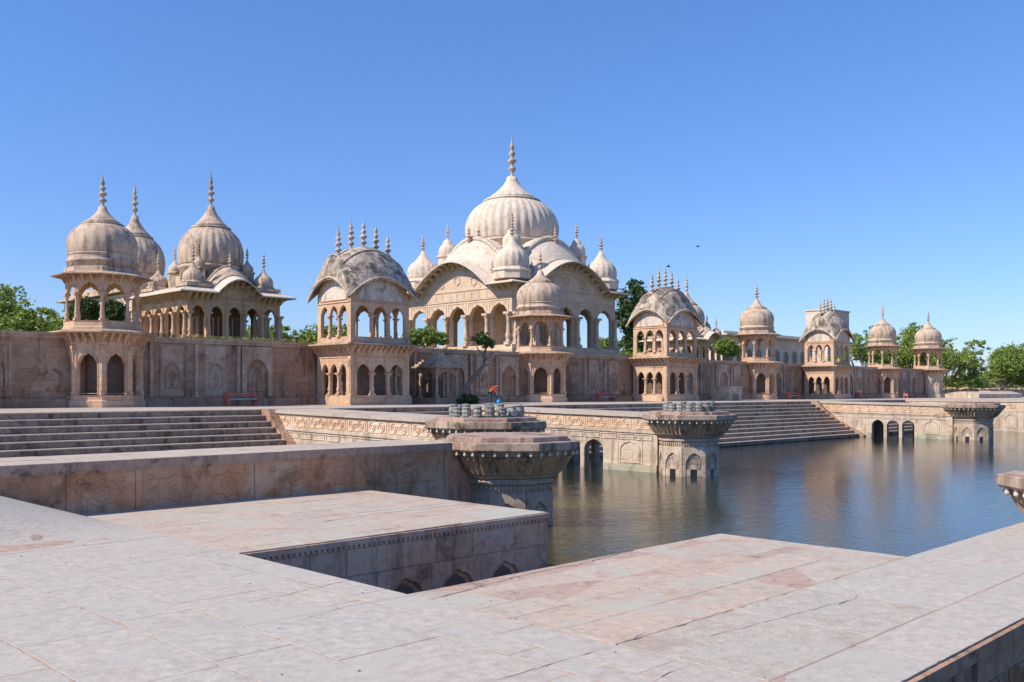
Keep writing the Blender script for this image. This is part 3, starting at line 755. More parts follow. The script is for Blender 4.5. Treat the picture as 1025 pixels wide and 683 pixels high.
# right end terrace front
rt = empty('terrace_wall', (104, 29, -4.6), 'pale terrace wall with niches at the far right end of the pool', 'wall')
P = frame(104, 0, 0, 1, -1, 0)
m = MB(); m.fbox(P, 29, YS1, -4.6, -2.0, -.2, .02); m.build('wall', 'pale', rt)
m = MB(); m.fbox(P, 29, YS1, -1.99, -1.1, -.2, .04); m.build('frieze', 'frieze', rt)
m = MB(); m.fbox(P, 28.9, YS1, -1.09, -.91, -.3, .12); m.build('coping', 'terr', rt)
m = MB(); u = 30.2
while u < 43:
    m.ridge(P, arch_line(u - .55, u + .55, -3.7, -2.8, -2.3, 16, 5), .06, .05, .02); medallion(m, P, u, -1.55, .5, .3, .035, .03, .04); u += 1.7
m.build('blind_niches', 'pale', rt)
P = frame(0, 29, 1, 0, 0, -1)
m = MB(); m.fbox(P, 103.9, 168, -4.6, -.91, -.1, .02); m.build('side_wall', 'wall', rt)

# ------------------------------------------------------------------ steps
def stairs(x0, x1, label, cheek_left=True, cheek_right=True):
    root = empty('stone_steps', ((x0 + x1) / 2, YS0, -4.6), label, 'steps', 'flights of steps down to the pool')
    n = 11; rise = (ZT - ZW) / n; run = (YS1 - YS0) / n
    m = MB(); tr = MB()
    cl = x0 + (.5 if cheek_left else 0); cr = x1 - (.5 if cheek_right else 0)
    for i in range(-1, n):
        z = ZW + rise * (i + 1); y = YS0 + run * i
        m.box(cl, cr, y, YS1 + .02, z - rise, z - .062)
        if z < ZT - .01: tr.bbox(cl, cr, y - .05, y + run + .02, z - .06, z, .015)
        else: tr.bbox(cl, cr, y - .05, y + run + .4, z - .06, z + .004, .015)
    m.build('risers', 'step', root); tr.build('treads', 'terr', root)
    prof = [(YS0 - run, -4.6), (YS0 - run, ZW + .15)]
    for k in range(13):
        a = k / 12; y = YS0 - run + (YS1 - 1.2 - YS0 + run) * a
        z = ZW + .15 + (ZT - ZW - .15 ) * (a ** 0.8 * .55 + .45 * a ** 3)
        prof.append((y, min(z, ZT + .0)))
    prof += [(YS1 + .02, ZT), (YS1 + .02, -4.6)]
    for on, a, b in ((cheek_left, x0, x0 + .5), (cheek_right, x1 - .5, x1)):
        if on:
            m = MB(); m.extr(frame(0, 0, 0, 1, 1, 0), prof, a + .004, b - .004); m.build('cheek_wall', 'wall', root)
    return root
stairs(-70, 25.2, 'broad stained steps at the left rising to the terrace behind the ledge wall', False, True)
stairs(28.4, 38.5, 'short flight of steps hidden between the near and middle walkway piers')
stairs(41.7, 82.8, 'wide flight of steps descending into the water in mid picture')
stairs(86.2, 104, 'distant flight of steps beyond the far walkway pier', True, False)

# ------------------------------------------------------------------ garden wall with niche panels
gw = empty('garden_wall', (60, YWALL, ZT), 'long weathered sandstone retaining wall with niche panels behind the terrace', 'wall')
P = frame(0, YWALL, 1, 0, 0, -1)
m = MB(); m.fbox(P, -70, 142.5, ZT - .02, ZWT - .16, -.7, 0); m.build('wall_face', 'wall', gw)
m = MB(); m.fbox(P, -70, 142.5, ZT, ZT + .42, 0, .45); m.fbox(P, -70, 142.5, ZT + .422, ZT + .5, 0, .38); m.build('plinth', 'wall', gw)
m = MB(); m.fbox(P, -70, 142.5, ZWT - .158, ZWT, -.75, .14); m.fbox(P, -70, 142.5, ZWT - .32, ZWT - .16, 0, .07); m.build('coping', 'eave', gw)
def niche_mesh(kind):
    Q = frame(0, 0, 1, 0, 0, -1); m = MB(); z0, z1 = ZT + .55, ZWT - .38
    if kind == 0:      # ogee niche with a vase of flowers
        m.fbox(Q, -.75, .75, z0 + .05, z1 - .05, 0, .05)
        m.ridge(Q, [(-.68, z0 + .12), (.68, z0 + .12), (.68, z1 - .12), (-.68, z1 - .12)], .06, .03, .05)
        m.ridge(Q, arch_line(-.42, .42, z0 + .6, z0 + 1.4, z0 + 2.1, 18, 0), .12, .12, .05)
        m.ridge(Q, [(0, z0 + .7), (0, z0 + 1.7)], .07, .09, .05, False)
        m.ridge(Q, rosette_pts(0, z0 + 1.3, .14, 5, .4, 20), .07, .09, .05)
        m.ridge(Q, rosette_pts(0, z0 + .8, .1, 3, .1, 16), .07, .09, .05)
        for sx in (-1, 1): m.ridge(Q, [(0, z0 + .95), (sx * .2, z0 + 1.15), (sx * .22, z0 + 1.4)], .04, .04, .05, False)
    elif kind == 1:    # large blind arch with raised surround
        m.walls(Q, solid(-1.1, -.78, z0 + .02, z1 - .02) + arch(-.78, .78, z0 + 1.5, z0 + 2.45, z1 - .02, 22, 0) + solid(.78, 1.1, z0 + .02, z1 - .02), 0, .17)
        m.ridge(Q, rosette_pts(-.82, z1 - .35, .15, 6, .3, 20), .08, .06, .17); m.ridge(Q, rosette_pts(.82, z1 - .35, .15, 6, .3, 20), .08, .06, .17)
        m.ridge(Q, arch_line(-.5, .5, z0 + .4, z0 + 1.3, z0 + 1.95, 18, 5), .12, .10)
    else:              # plain framed panel
        m.ridge(Q, [(-.8, z0 + .15), (.8, z0 + .15), (.8, z1 - .15), (-.8, z1 - .15)], .14, .11)
        m.ridge(Q, [(-.55, z0 + .45), (.55, z0 + .45), (.55, z1 - .45), (-.55, z1 - .45)], .10, .08)
        m.ridge(Q, arch_line(-.35, .35, z0 + .7, z0 + 1.4, z0 + 1.9, 14, 0), .10, .16)
    m.fbox(Q, -1.42, -1.22, z0, z1, 0, .16)
    return m
kinds = []
for k in range(3):
    o = niche_mesh(k).build('niche_panel', ['wall2', 'wall2', 'wall2'][k], None, (0, 0, 0)); o.parent = gw; kinds.append(o)
PAV = [(19.2, 24.3), (35.5, 41.5), (56, 61), (70.4, 76.4), (91.4, 96.2), (103.4, 108.9), (124.4, 129.2), (140, 146)]
seq = [0, 1, 0, 2, 1, 0, 1, 2, 0]; x = -4.0; i = 0; first = [True] * 3
while x < 139:
    if not any(a - 1.3 < x < b + 1.5 for a, b in PAV):
        k = seq[i % 9]
        o = kinds[k] if first[k] else kinds[k].copy()
        if not first[k]: COL.objects.link(o)
        first[k] = False; o.location = (x - 60, 0, -ZT); i += 1
        x += 2.85
    else: x += .35

# flowers and grass edging on top of the wall
fl = MB(); rn = random.Random(3)
for k in range(9000):
    x = rn.choice((rn.uniform(24, 36), rn.uniform(24, 36), rn.uniform(41, 70), rn.uniform(76, 140), rn.uniform(-5, 20))); y = YWALL + .75 + rn.random() * .7
    z = 3.12 + rn.random() ** 2 * (.45 if 24 < x < 36 else .3); s_ = .05
    v = Vector((rn.uniform(-1, 1), rn.uniform(-1, 1), rn.uniform(-1, 1))).normalized() * s_; w_ = v.orthogonal().normalized() * s_
    c = Vector((x, y, z)); fl.add([c - v, c - w_, c + v, c + w_], [(0, 1, 2, 3)])
tag(fl.build('flower_border', 'flower'), 'low border of yellow and green flowers along the top of the garden wall', 'flowers', kind='stuff')

# ------------------------------------------------------------------ octagonal two storey kiosk (chattri)
def kiosk(cx, cy, W, label, closed=False):
    root = empty('domed_kiosk', (cx, cy, ZT), label, 'kiosk', 'octagonal domed kiosks along the garden wall')
    A = W / 2; a = A * .8284 / 2 ; z = ZT
    lm = 'pale' if closed else 'sand'
    m = MB(); m.oct(cx, cy, [(A + .22, z), (A + .22, z + .35), (A + .12, z + .42), (A + .12, z + .62), (A + .17, z + .66)]); m.build('plinth', lm, root)
    z0 = z + .66; z1 = z + 3.35
    for P in faces8(cx, cy, A - .25):
        ad = (A) * .8284 / 2
        m = MB()
        if closed:
            m.walls(P, solid(-ad, -.3, z0, z1) + solid(-.3, .3, z0 + 1.9, z1) + solid(.3, ad, z0, z1), 0, .25)
            m.fbox(P, -.3, .3, z0, z0 + 1.9, 0, .06)
        else:
            m.walls(P, solid(-ad, -.56, z0, z1) + arch(-.56, .56, z0 + 1.5, z0 + 2.3, z1, 20, 5) + solid(.56, ad, z0, z1), 0, .25)
            m.ridge(P, arch_line(-.62, .62, z0 + .1, z0 + 1.55, z0 + 2.42, 14), .05, .05, .25)
            m.fbox(P, -ad + .04, -.66, z0 + .15, z1 - .2, .25, .29); m.fbox(P, .66, ad - .04, z0 + .15, z1 - .2, .25, .29)
        m.build('arched_wall', lm, root)
    if not closed:
        for k in range(8):
            an = PI / 8 + k * PI / 4; column(cx + (A + .03) * S8 * math.cos(an), cy + (A + .02) * S8 * math.sin(an), z0, z1 - .02, .075, root)
        m = MB(); m.oct(cx, cy, [(A - .95, z0), (A - .95, z1)]); m.build('inner_core', 'dim', root)  # dark core paints in the shade seen through the lower arches
    # bracketed balcony
    m = MB(); m.oct(cx, cy, [(A + .02, z1 + .002), (A + .06, z1 + .1), (A + .1, z1 + .16), (A + .1, z1 + .5), (A + .2, z1 + .6), (A + .2, z1 + .69)])
    m.build('frieze_band', 'sand', root)
    for P in faces8(cx, cy, A + .1): brackets(root, P, -a - .03, a + .03, z1 + .05, z1 + .69, .62, .11, .42, ends=False)
    zb = z1 + .70
    m = MB(); m.oct(cx, cy, [(A + .86, zb - .05), (A + .90, zb), (A + .88, zb + .06), (A + .15, zb + .20)]); m.build('ledge', 'eave', root)
    zf = zb + .20; U = A - .08
    m = MB(); m.oct(cx, cy, [(U + .12, zf), (U + .12, zf + .10), (U + .05, zf + .16), (U + .05, zf + .42), (U + .1, zf + .46)]); m.build('upper_plinth', 'sand', root)
    zu0 = zf + .46; zu1 = zf + 2.95; ud = (U - .02) * .8284 / 2
    for P in faces8(cx, cy, U - .24):
        m = MB()
        o_ = ud - .17
        m.walls(P, solid(-ud, -o_, zu0 + 1.5, zu1) + arch(-o_, o_, zu0 + 1.38, zu0 + 2.12, zu1, 20, 5) + solid(o_, ud, zu0 + 1.5, zu1), 0, .2)
        m.ridge(P, [(-ud + .1, zu1 - .14), (ud - .1, zu1 - .14)], .05, .04, .2, False)
        m.build('arch_screen', 'sand', root)
    for k in range(8):
        an = PI / 8 + k * PI / 4; rr = (U - .13) * S8
        column(cx + rr * math.cos(an), cy + rr * math.sin(an), zu0, zu0 + 1.52, .115, root, n=12)
    for P in faces8(cx, cy, U - .04): brackets(root, P, -ud, ud, zu1 - .42, zu1 + .0, .42, .09, .55, 'eave_bracket', ends=False)
    m = MB(); m.oct(cx, cy, [(U - .02, zu1 + .002), (U - .02, zu1 + .10), (U + .68, zu1 - .06), (U + .72, zu1 - .0), (U + .1, zu1 + .2), (U - .3, zu1 + .24)]); m.build('eave', 'eave', root)
    zd = zu1 + .24
    m = MB(); m.oct(cx, cy, [(A - .02, zd - .1), (A - .02, zd + .18), (A - .1, zd + .22)])
    m.lathe(cx, cy, [(A - .06, zd + .2), (A - .06, zd + .48), (A + .02, zd + .52), (A + .02, zd + .62), (A - .08, zd + .66), (A - .1, zd + .9), (A - .04, zd + .94), (A - .06, zd + 1.0)], 64); m.build('drum', 'dome2', root)
    dome(cx, cy, zd + .98, 2.75, A - .02, root, 'dome2', 20, .03, 2.0, .23)
    return root
k1 = kiosk(58.6, 55.2, 4.1, 'domed octagonal kiosk standing directly in front of the large central temple')
dup(k1, (21.72, 55.15, ZT), 'largest and leftmost domed octagonal kiosk beside the left wall end', (.94, .94, 1.035))
dup(k1, (94.0, 55.2, ZT), 'domed octagonal kiosk at the head of the wide steps, right of the bushy round tree', (.93, .93, 1))
dup(k1, (126.9, 55.2, ZT), 'small domed octagonal kiosk, the left one of the far right pair', (.86, .86, .98))
kiosk(142.7, 55.2, 3.75, 'rightmost domed kiosk with a whitewashed closed lower storey and a door', True)

# ------------------------------------------------------------------ pavilions with curved (bangla) roofs
def bangla_roof(m, cx, cy, hx, hy, zc, bow0, bow1, rise, rx, ry, th=.14, pw=.8):
    """hx,hy half plan at the eaves; rx,ry half plan at the ridge (t=1)"""
    def surf(side):
        def fn(a, t):
            p = 2 * a - 1; tt = 1 - (1 - t) ** 1.6
            HX = hx + (rx - hx) * t; HY = hy + (ry - hy) * t
            b1_ = bow1 if side % 2 else 0.0
            z = zc + (bow0 + (b1_ - bow0) * t) * (1 - p * p) + rise * math.sin(t * PI / 2) ** pw
            if side == 0: return (cx - HX, cy - HY * p, z)
            if side == 1: return (cx + HX * p, cy - HY, z)
            if side == 2: return (cx + HX, cy + HY * p, z)
            return (cx - HX * p, cy + HY, z)
        return fn
    for sd in range(4): m.shell(surf(sd), 24, 16, th)
    return surf
def pavilion(x0, x1, y0, y1, label):
    cx, cy = (x0 + x1) / 2, (y0 + y1) / 2; hx, hy = (x1 - x0) / 2, (y1 - y0) / 2
    root = empty('curved_roof_pavilion', (cx, cy, ZT), label, 'pavilion', 'two storey pavilions with curved roofs along the garden wall')
    z = ZT
    m = MB(); m.box(x0 - .12, x1 + .12, y0 - .12, y1 + .12, z, z + .5); m.box(x0 - .06, x1 + .06, y0 - .06, y1 + .06, z + .5, z + .64); m.build('plinth', 'sand', root)
    z0, z1 = z + .64, z + 3.3
    for P, h in faces4(cx, cy, hx - .22, hy - .22):
        H = h + .22
        m = MB(); m.walls(P, arcade(-H + .325, H - .325, 3, .2, z0, z0 + 1.45, z0 + 2.1, z1, 0, 12), 0, .2)
        m.fbox(P, -H + .008, -H + .32, z0, z1, 0, .216); m.fbox(P, H - .32, H - .008, z0, z1, 0, .216)
        m.fbox(P, -H + .08, -H + .26, z0 + .2, z1 - .25, .216, .25); m.fbox(P, H - .26, H - .08, z0 + .2, z1 - .25, .216, .25)
        m.ridge(P, [(-H + .45, z1 - .15), (H - .45, z1 - .15)], .06, .05, .2, False)
        m.build('lower_arcade', 'sand', root)
        m = MB(); w_ = (2 * H - .65 - 4 * .2) / 3
        for i in range(2):
            u = -H + .325 + .2 + w_ + i * (w_ + .2) + .1; v = P(u, 0, .16)
            column(v[0], v[1], z0, z0 + 1.5, .13, root)
    m = MB(); m.box(cx - hx + 1.0, cx + hx - 1.0, cy - hy + 1.0, cy + hy, z0, z1); m.build('inner_core', 'dim', root)  # dark fill, inner shade of the arcade as colour
    m = MB(); m.box(x0 - .04, x1 + .04, y0 - .04, y1 + .04, z1 + .002, z1 + .66); m.build('frieze_band', 'sand', root)
    for P, h in faces4(cx, cy, hx + .04, hy + .04): brackets(root, P, -h + .06, h - .06, z1 + .1, z1 + .64, .55, .12, .46)
    zb = z1 + .66
    m = MB(); m.bbox(x0 - .72, x1 + .72, y0 - .72, y1 + .72, zb, zb + .1, .03); m.box(x0 - .1, x1 + .1, y0 - .1, y1 + .1, zb + .1, zb + .22); m.build('ledge', 'eave', root)
    zf = zb + .22; zt = zf + 2.95
    for P, h in faces4(cx, cy, hx - .22, hy - .22):
        H = h + .22
        hi = lambda u, H=H: zt + .25 + 1.55 * (1 - (u / H) ** 2)
        m = MB()
        m.walls(P, solid(-H + .03, -H + .26, zf, hi, 2) + arcade(-H + .26, H - .26, 3, .16, zf + .35, zf + 1.75, zf + 2.45, hi, 5, 16) + solid(H - .26, H - .03, zf, hi, 2), 0, .2)
        lu = MB(); lu.extr(P, arch_line(-H * .74, H * .74, zf + 2.82, zf + 2.87, zf + 2.85 + 1.42, 24), .2, .235); lu.build('lunette', 'lunette', root)
        m.ridge(P, arch_line(-H * .8, H * .8, zf + 2.8, zf + 2.85, zf + 2.9 + 1.45, 24), .1, .07, .2)
        m.fbox(P, -H + .262, H - .262, zf, zf + .349, .0, .17)
        m.ridge(P, [(-H + .1, zf + 2.62), (H - .1, zf + 2.62)], .08, .06, .2, False)
        m.build('upper_arcade', 'sand', root)
        w_ = (2 * H - .52 - 4 * .16) / 3
        for i in range(2):
            u = -H + .26 + .16 + w_ + i * (w_ + .16) + .08; v = P(u, 0, .14)
            column(v[0], v[1], zf + .35, zf + 1.8, .12, root)
    m = MB(); zc = zt - .12
    surf = bangla_roof(m, cx, cy, hx + .45, hy + .45, zc, 1.45, .8, 2.95, hx * .88, .12, pw=.85)
    rf = m.build('curved_roof', 'roof', root)
    m = MB()                                            # bold rolled rib along each eave crest and the hips
    for sd in range(4):
        f = surf(sd)
        m.tube([tuple(Vector(f(k / 20, .0)) + Vector((0, 0, .02))) for k in range(21)], [.09] * 21, 6)
        m.tube([tuple(Vector(f(k / 20, .55)) + Vector((0, 0, .03))) for k in range(21)], [.06] * 21, 6)
    m.build('roof_rib', 'dome2', rf)
    f = surf(1)
    for k in range(5):
        v = f(.02 + .96 * k / 4, 1.0); finial(v[0], cy, v[2] - .08, 2.25, .22, rf, 'eavelight')
    return root
pv = pavilion(36.0, 40.9, 50.9, 54.8, 'near pavilion with blackened curved roof and five finials left of the small shrine')
zc_ = pv.location.z
dup(pv, (73.4, 52.85, zc_), 'curved roof pavilion between the central temple and the bushy round tree')
dup(pv, (106.1, 52.85, zc_), 'distant curved roof pavilion in front of the plain cream tower block', (.86, .95, .97))

# ------------------------------------------------------------------ temples
def vault_roof(m, rib, P, hw, z_e, bow, depth, rise, th=.16, out=0.0):
    def fn(a, t):
        p = 2 * a - 1; q = math.sin(min(1, t * 1.6) * PI / 2)
        s_ = 1 + .12 * q
        return P(p * hw * s_, z_e + (bow + rise * q) * (math.cos(p * PI / 2) ** .8 if abs(p) < 1 else 0), out - (depth + out) * t)
    m.shell(fn, 36, 14, th)
    k = 41
    for i in range(k):                                  # a rope of short rolls round the crest
        a0_ = (i + .1) / k; v = Vector(fn(min(1, a0_), .42)); rib.lathe(v.x, v.y, [(.0, v.z - .2), (.26 * hw / 5, v.z - .05), (.26 * hw / 5, v.z + .16 * hw / 5), (0, v.z + .40 * hw / 5)], 6)
    return fn
def face_wall(P, H, nar, zf, spring, apex, ztop, hw, bow, th, pier, cusps=5):
    hi = lambda u: ztop + (bow * math.cos(u / hw * PI / 2) ** .9 if abs(u) < hw else 0)
    def hseg(segs):
        return segs
    m = MB()
    segs = arcade(-H + .01, H - .01, nar, pier, zf, spring, apex, hi, cusps, 20)
    m.walls(P, segs, -th, 0)
    return m, hi
def temple(cx, cy, hx, hy, base, zf, spring, apex, ztop, nx_, ny_, hw, bow, dR, dz0, dh, fh, label, name, cat, group=None, main=False, side=True):
    root = empty(name, (cx, cy, base), label, cat, group)
    eo = 1.35 if main else .95; DM = 'dome' if main else 'dome2'; TM = 'temple' if main else 'sand'
    m = MB(); m.box(cx - hx - .8, cx + hx + .8, cy - hy - .8, cy + hy + .8, base, zf - .45); m.box(cx - hx - .35, cx + hx + .35, cy - hy - .35, cy + hy + .35, zf - .45, zf); m.build('plinth', TM, root)
    for fi, (P, H) in enumerate(faces4(cx, cy, hx, hy)):
        nar = ny_ if fi % 2 == 0 else nx_
        pier = .55 if main else .34
        hww = min(hw, H * .72); bw = bow if (side or fi % 2) else 0
        m, hi = face_wall(P, H, nar, zf, spring, apex, ztop - .1, hww, bw, .45 if main else .3, pier)
        # frames above arches and string course
        w_ = ((2 * H) - (nar + 1) * pier) / nar
        for i in range(nar):
            u = -H + pier + i * (w_ + pier)
            m.ridge(P, [(u - .08, apex + .25), (u + w_ + .08, apex + .25), (u + w_ + .08, spring), ], .07, .05, 0, False)
            m.ridge(P, [(u - .08, spring), (u - .08, apex + .25)], .07, .05, 0, False)
            for sx in (.14, .86): m.ridge(P, rosette_pts(u + w_ * sx, apex + .02, .11 if main else .07, 5, .3, 15), .04, .03)
        m.ridge(P, [(-H + .1, apex + .5), (H - .1, apex + .5)], .10, .08, 0, False)
        m.ridge(P, arch_line(-hww * .8, hww * .8, ztop - .35, ztop - .3, ztop + bw * .62, 30), .14, .10, 0, False)
        if bw:
            for q1, q2 in ((.62, .46), (.95, .76)): m.ridge(P, arch_line(-hww * q1, hww * q1, ztop - .35, ztop - .3, ztop + bw * q2, 30), .10, .09, 0, False)
            for c_ in (-.45, 0, .45): m.ridge(P, rosette_pts(hww * c_, ztop + bw * (.12 if c_ else .2), bw * .13, 6, .3, 24), .08, .08)
        kk = int(2 * H / 1.1)
        for i in range(kk):
            ua = -H + .2 + (2 * H - .4) * i / kk; ub = ua + (2 * H - .4) / kk - .12
            za, zb_ = apex + .62, ztop - .65
            if zb_ - za > .2: m.ridge(P, [(ua, za), (ub, za), (ub, zb_), (ua, zb_)], .04, .025)
        m.ridge(P, [(-H + .1, ztop - .55), (H - .1, ztop - .55)], .08, .06, 0, False)
        m.build('arched_wall', TM, root)
        cr = .25 if main else .15
        for i in range(nar + 1):
            u = -H + pier / 2 + i * (w_ + pier) if 0 < i < nar else (-H + pier / 2 if i == 0 else H - pier / 2)
            v = P(u, 0, cr * .9)
            column(v[0], v[1], zf, spring + .25, cr, root, TM, n=12)
        # eave following the bow
        m = MB()
        for a_, b_, n in ((-H - eo, -hww, 3), (-hww, hww, 30), (hww, H + eo, 3)):
            def fe(a, t, a_=a_, b_=b_):
                u = a_ + (b_ - a_) * a
                z = ztop + (bw * math.cos(u / hww * PI / 2) ** .9 if abs(u) < hww else 0)
                lim = abs(u)
                d = -.05 + (eo + .05) * t
                if abs(u) > H: u = math.copysign(H + (abs(u) - H) * t, u)
                return P(u, z + .12 - .38 * t, d)
            m.shell(fe, n, 2, .11)
        ev = m.build('eave', 'eavelight', root)
        brackets(ev, P, -H + .1, H - .1, ztop - .95, ztop - .32, eo * .7, .14, .85 if main else .5, 'eave_bracket', TM,
                 zf=lambda u: (bw * math.cos(u / hww * PI / 2) ** .9 if abs(u) < hww else 0) - .0)
        if bw == 0: continue
        m = MB(); rb = MB()
        depth = (hx if fi % 2 == 0 else hy) - dR * .55
        fn = vault_roof(m, rb, P, hww * 1.02, ztop + .14, bow, depth, bow * (.95 if main else .75), .14, .1)
        vo = m.build('vault', DM, root); rb.build('crest_rope', DM, vo)
        for t_ in ((.32, .6, .9) if main else (.35, .8)):
            v = fn(.5, t_); finial(v[0], v[1], v[2] - .1, 2.1 if main else 1.5, .24 if main else .16, vo)
    m = MB(); m.box(cx - hx + .1, cx + hx - .1, cy - hy + .1, cy + hy - .1, ztop - .25, ztop + .22); m.build('roof_slab', DM, root)
    for P, H in faces4(cx, cy, hx + .05, hy + .05):
        q_ = (H - min(hw, H * .72)) * .98
        for a_, b_ in ((-H, -H + q_), (H - q_, H)):
            m = MB(); m.fbox(P, a_ + .01, b_ - .01, ztop + .2, ztop + (.75 if main else .45), -.22, 0); m.build('parapet', DM, root)
    # inner sanctum
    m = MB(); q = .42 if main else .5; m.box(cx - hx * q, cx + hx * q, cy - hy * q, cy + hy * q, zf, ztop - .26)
    ch = m.build('sanctum', 'wall2' if main else 'dim', root)  # darker tone carries the painted shade behind the arches
    m = MB()
    for P, H in faces4(cx, cy, hx * q, hy * q):
        for c_ in (-.62, 0, .62):
            m.ridge(P, [(H * c_ - H * .2, zf + .2), (H * c_ + H * .2, zf + .2), (H * c_ + H * .2, spring), (H * c_ - H * .2, spring)], .12, .06)
    m.build('door_frames', TM, ch)
    # drum and dome
    m = MB(); m.oct(cx, cy, [(dR * .98, ztop + .2), (dR * .98, dz0 - .9), (dR * 1.02, dz0 - .8)])
    m.lathe(cx, cy, [(dR * .95, dz0 - .85), (dR * .95, dz0 - .3), (dR * 1.0, dz0 - .22), (dR * 1.0, dz0 - .08), (dR * .93, dz0 + .02)], 96); m.build('drum', DM, root)
    dome(cx, cy, dz0, dh, dR, root, DM, 36 if main else 28, .038 if main else .045, fh, .42 if main else .26)
    # corner domes
    cr_ = 1.75 if main else .78; off = 1.1 if main else .95
    for sx in (-1, 1):
        for sy in (-1, 1):
            x, y = cx + sx * (hx - off), cy + sy * (hy - off); zz = ztop + .22
            sub = MB(); hh = 1.15 if main else .45
            sub.oct(x, y, [(cr_ * 1.04, zz), (cr_ * 1.04, zz + hh * .6), (cr_ * 1.12, zz + hh * .7), (cr_ * .98, zz + hh)]); so = sub.build('corner_drum', DM, root)
            m = MB(); m.lathe(x, y, [(r * cr_, zz + hh + q2 * cr_ * 1.75, g_) for r, q2, g_ in DOME] + [(.40 * cr_, zz + hh + .72 * cr_ * 1.75, .3), (.22 * cr_, zz + hh + .86 * cr_ * 1.75, 0), (.1 * cr_, zz + hh + 1.0 * cr_ * 1.75, 0)], 80, 0, 16, .06)
            d_ = m.build('corner_dome', DM, root)
            finial(x, y, zz + hh + cr_ * 1.73, 2.0 if main else 1.7, .24 if main else .16, d_)
            if not main:
                x, y = cx + sx * 2.1, cy + sy * 2.1; z_ = ztop + .2
                m = MB(); m.oct(x, y, [(.5, z_), (.5, z_ + 1.5), (.6, z_ + 1.55), (.6, z_ + 1.65), (.48, z_ + 1.7)]); m.build('turret_base', 'dome2', root)
                m = MB(); m.lathe(x, y, [(r * .5, z_ + 1.68 + q2 * .95, g_) for r, q2, g_ in DOME] + [(.2, z_ + 1.68 + .7, .3), (.06, z_ + 1.68 + .95, 0)], 40, 0, 12, .06)
                d_ = m.build('turret_dome', 'dome2', root); finial(x, y, z_ + 2.6, 1.3, .13, d_)
            for ex, ey in ((hx - .25, hy * .62), (hx * .62, hy - .25)):
                finial(cx + sx * ex, cy + sy * ey, ztop + (.7 if main else .42), 1.7 if main else 1.15, .2 if main else .13, root, name='roof_finial')
            if main:
                x, y = cx + sx * 5.0, cy + sy * 5.0; z_ = ztop + .2
                m = MB(); m.oct(x, y, [(1.0, z_), (1.0, 14.6), (1.15, 14.65), (1.15, 14.8), (.95, 14.9)]); m.build('turret_base', DM, root)
                m = MB(); m.lathe(x, y, [(r * 1.0, 14.88 + q2 * 1.9, g_) for r, q2, g_ in DOME] + [(.45, 14.88 + 1.57, .3), (.2, 14.88 + 1.75, 0), (.08, 14.88 + 1.9, 0)], 60, 0, 12, .06)
                d_ = m.build('turret_dome', DM, root); finial(x, y, 16.75, 1.9, .2, d_)
    return root
temple(73, 73, 8.0, 8.0, 3.12, 4.6, 7.55, 8.8, 10.9, 5, 5, 5.6, 2.7, 5.15, 16.2, 7.3, 5.0,
       'great central temple with a huge white ribbed dome and sweeping curved eaves', 'domed_temple', 'temple', main=True)
t2 = temple(37.1, 72.0, 4.0, 4.0, 3.12, 4.15, 5.9, 6.7, 7.9, 5, 4, 1.9, 1.15, 2.6, 10.2, 4.95, 3.1,
       'smaller white domed temple left of centre above the flower border', 'small_domed_temple', 'temple', 'smaller domed temples in the garden', side=False)
dup(t2, (115.0, 79.0, 3.12), 'smaller domed temple peeping out behind the curved roof pavilion right of the central temple', (1.0, 1.0, .93))
# long rear hall with its own dome, behind the leftmost kiosk
rh = empty('domed_hall', (36.6, 84.5, 3.12), 'long hall with a second grey white dome seen just right of the leftmost kiosk', 'hall')
m = MB(); m.box(33.0, 40.2, 77.0, 92, 3.12, 8.3); m.build('wall', 'temple', rh)
m = MB(); m.box(32.2, 41.0, 76.9, 92.8, 8.3, 8.45); m.box(33.2, 40.0, 77.2, 92, 8.45, 9.2); m.build('roof', 'dome2', rh)
P = frame(33.0, 0, 0, -1, -1, 0); m = MB()
m.walls(P, arcade(-92, -77, 9, .35, 3.2, 6.1, 6.9, 8.2, 5), 0.002, .3); m.build('arcade', 'temple', rh)
m = MB(); m.oct(36.2, 84.6, [(2.6, 9.2), (2.5, 10.0)]); m.lathe(36.2, 84.6, [(2.45, 10), (2.4, 10.3), (2.3, 10.7)], 60); m.build('drum', 'dome2', rh)
dome(36.2, 84.6, 10.6, 5.3, 2.6, rh, 'dome2', 24, .04, 3.3, .26)

# ------------------------------------------------------------------ other buildings
pb = empty('garden_building', (150, 88, 3.12), 'long low pink building with flat projecting roof behind the kiosk by the steps', 'building')
m = MB(); m.box(136, 166, 86, 95, 3.1, 9.4); m.build('wall', 'pink', pb)
m = MB(); m.box(135, 167, 84.8, 96, 9.4, 9.65); m.box(136.2, 165.8, 86.2, 95, 9.65, 10.2); m.build('flat_roof', 'eavelight', pb)
P = frame(0, 86, 1, 0, 0, -1)
for i in range(9):
    u = 137.6 + i * 3.15
    m = MB(); m.extr(P, arch_line(u - .8, u + .8, 3.9, 6.4, 7.3, 12, 5), .0, .03); f = m.build('window', 'glass', pb)
    m = MB(); m.ridge(P, arch_line(u - .92, u + .92, 3.9, 6.45, 7.45, 12), .2, .12); m.build('window_frame', 'temple', f)
tb = empty('tower_block', (207, 107, -1), 'plain cream flat topped block rising behind the distant curved roof pavilion', 'building')
m = MB(); m.box(207, 218, 103, 108.5, -1.02, 19.0); m.build('wall', 'cream', tb)
m = MB(); m.box(206.8, 218.2, 102.8, 108.7, 19.0, 19.3); m.build('roof_edge', 'cream', tb)
P = frame(0, 103, 1, 0, 0, -1)
for i in range(2):
    m = MB(); m.fbox(P, 209 + i * 5.5, 210.2 + i * 5.5, 9, 11, 0, .05); m.build('window', 'glass', tb)

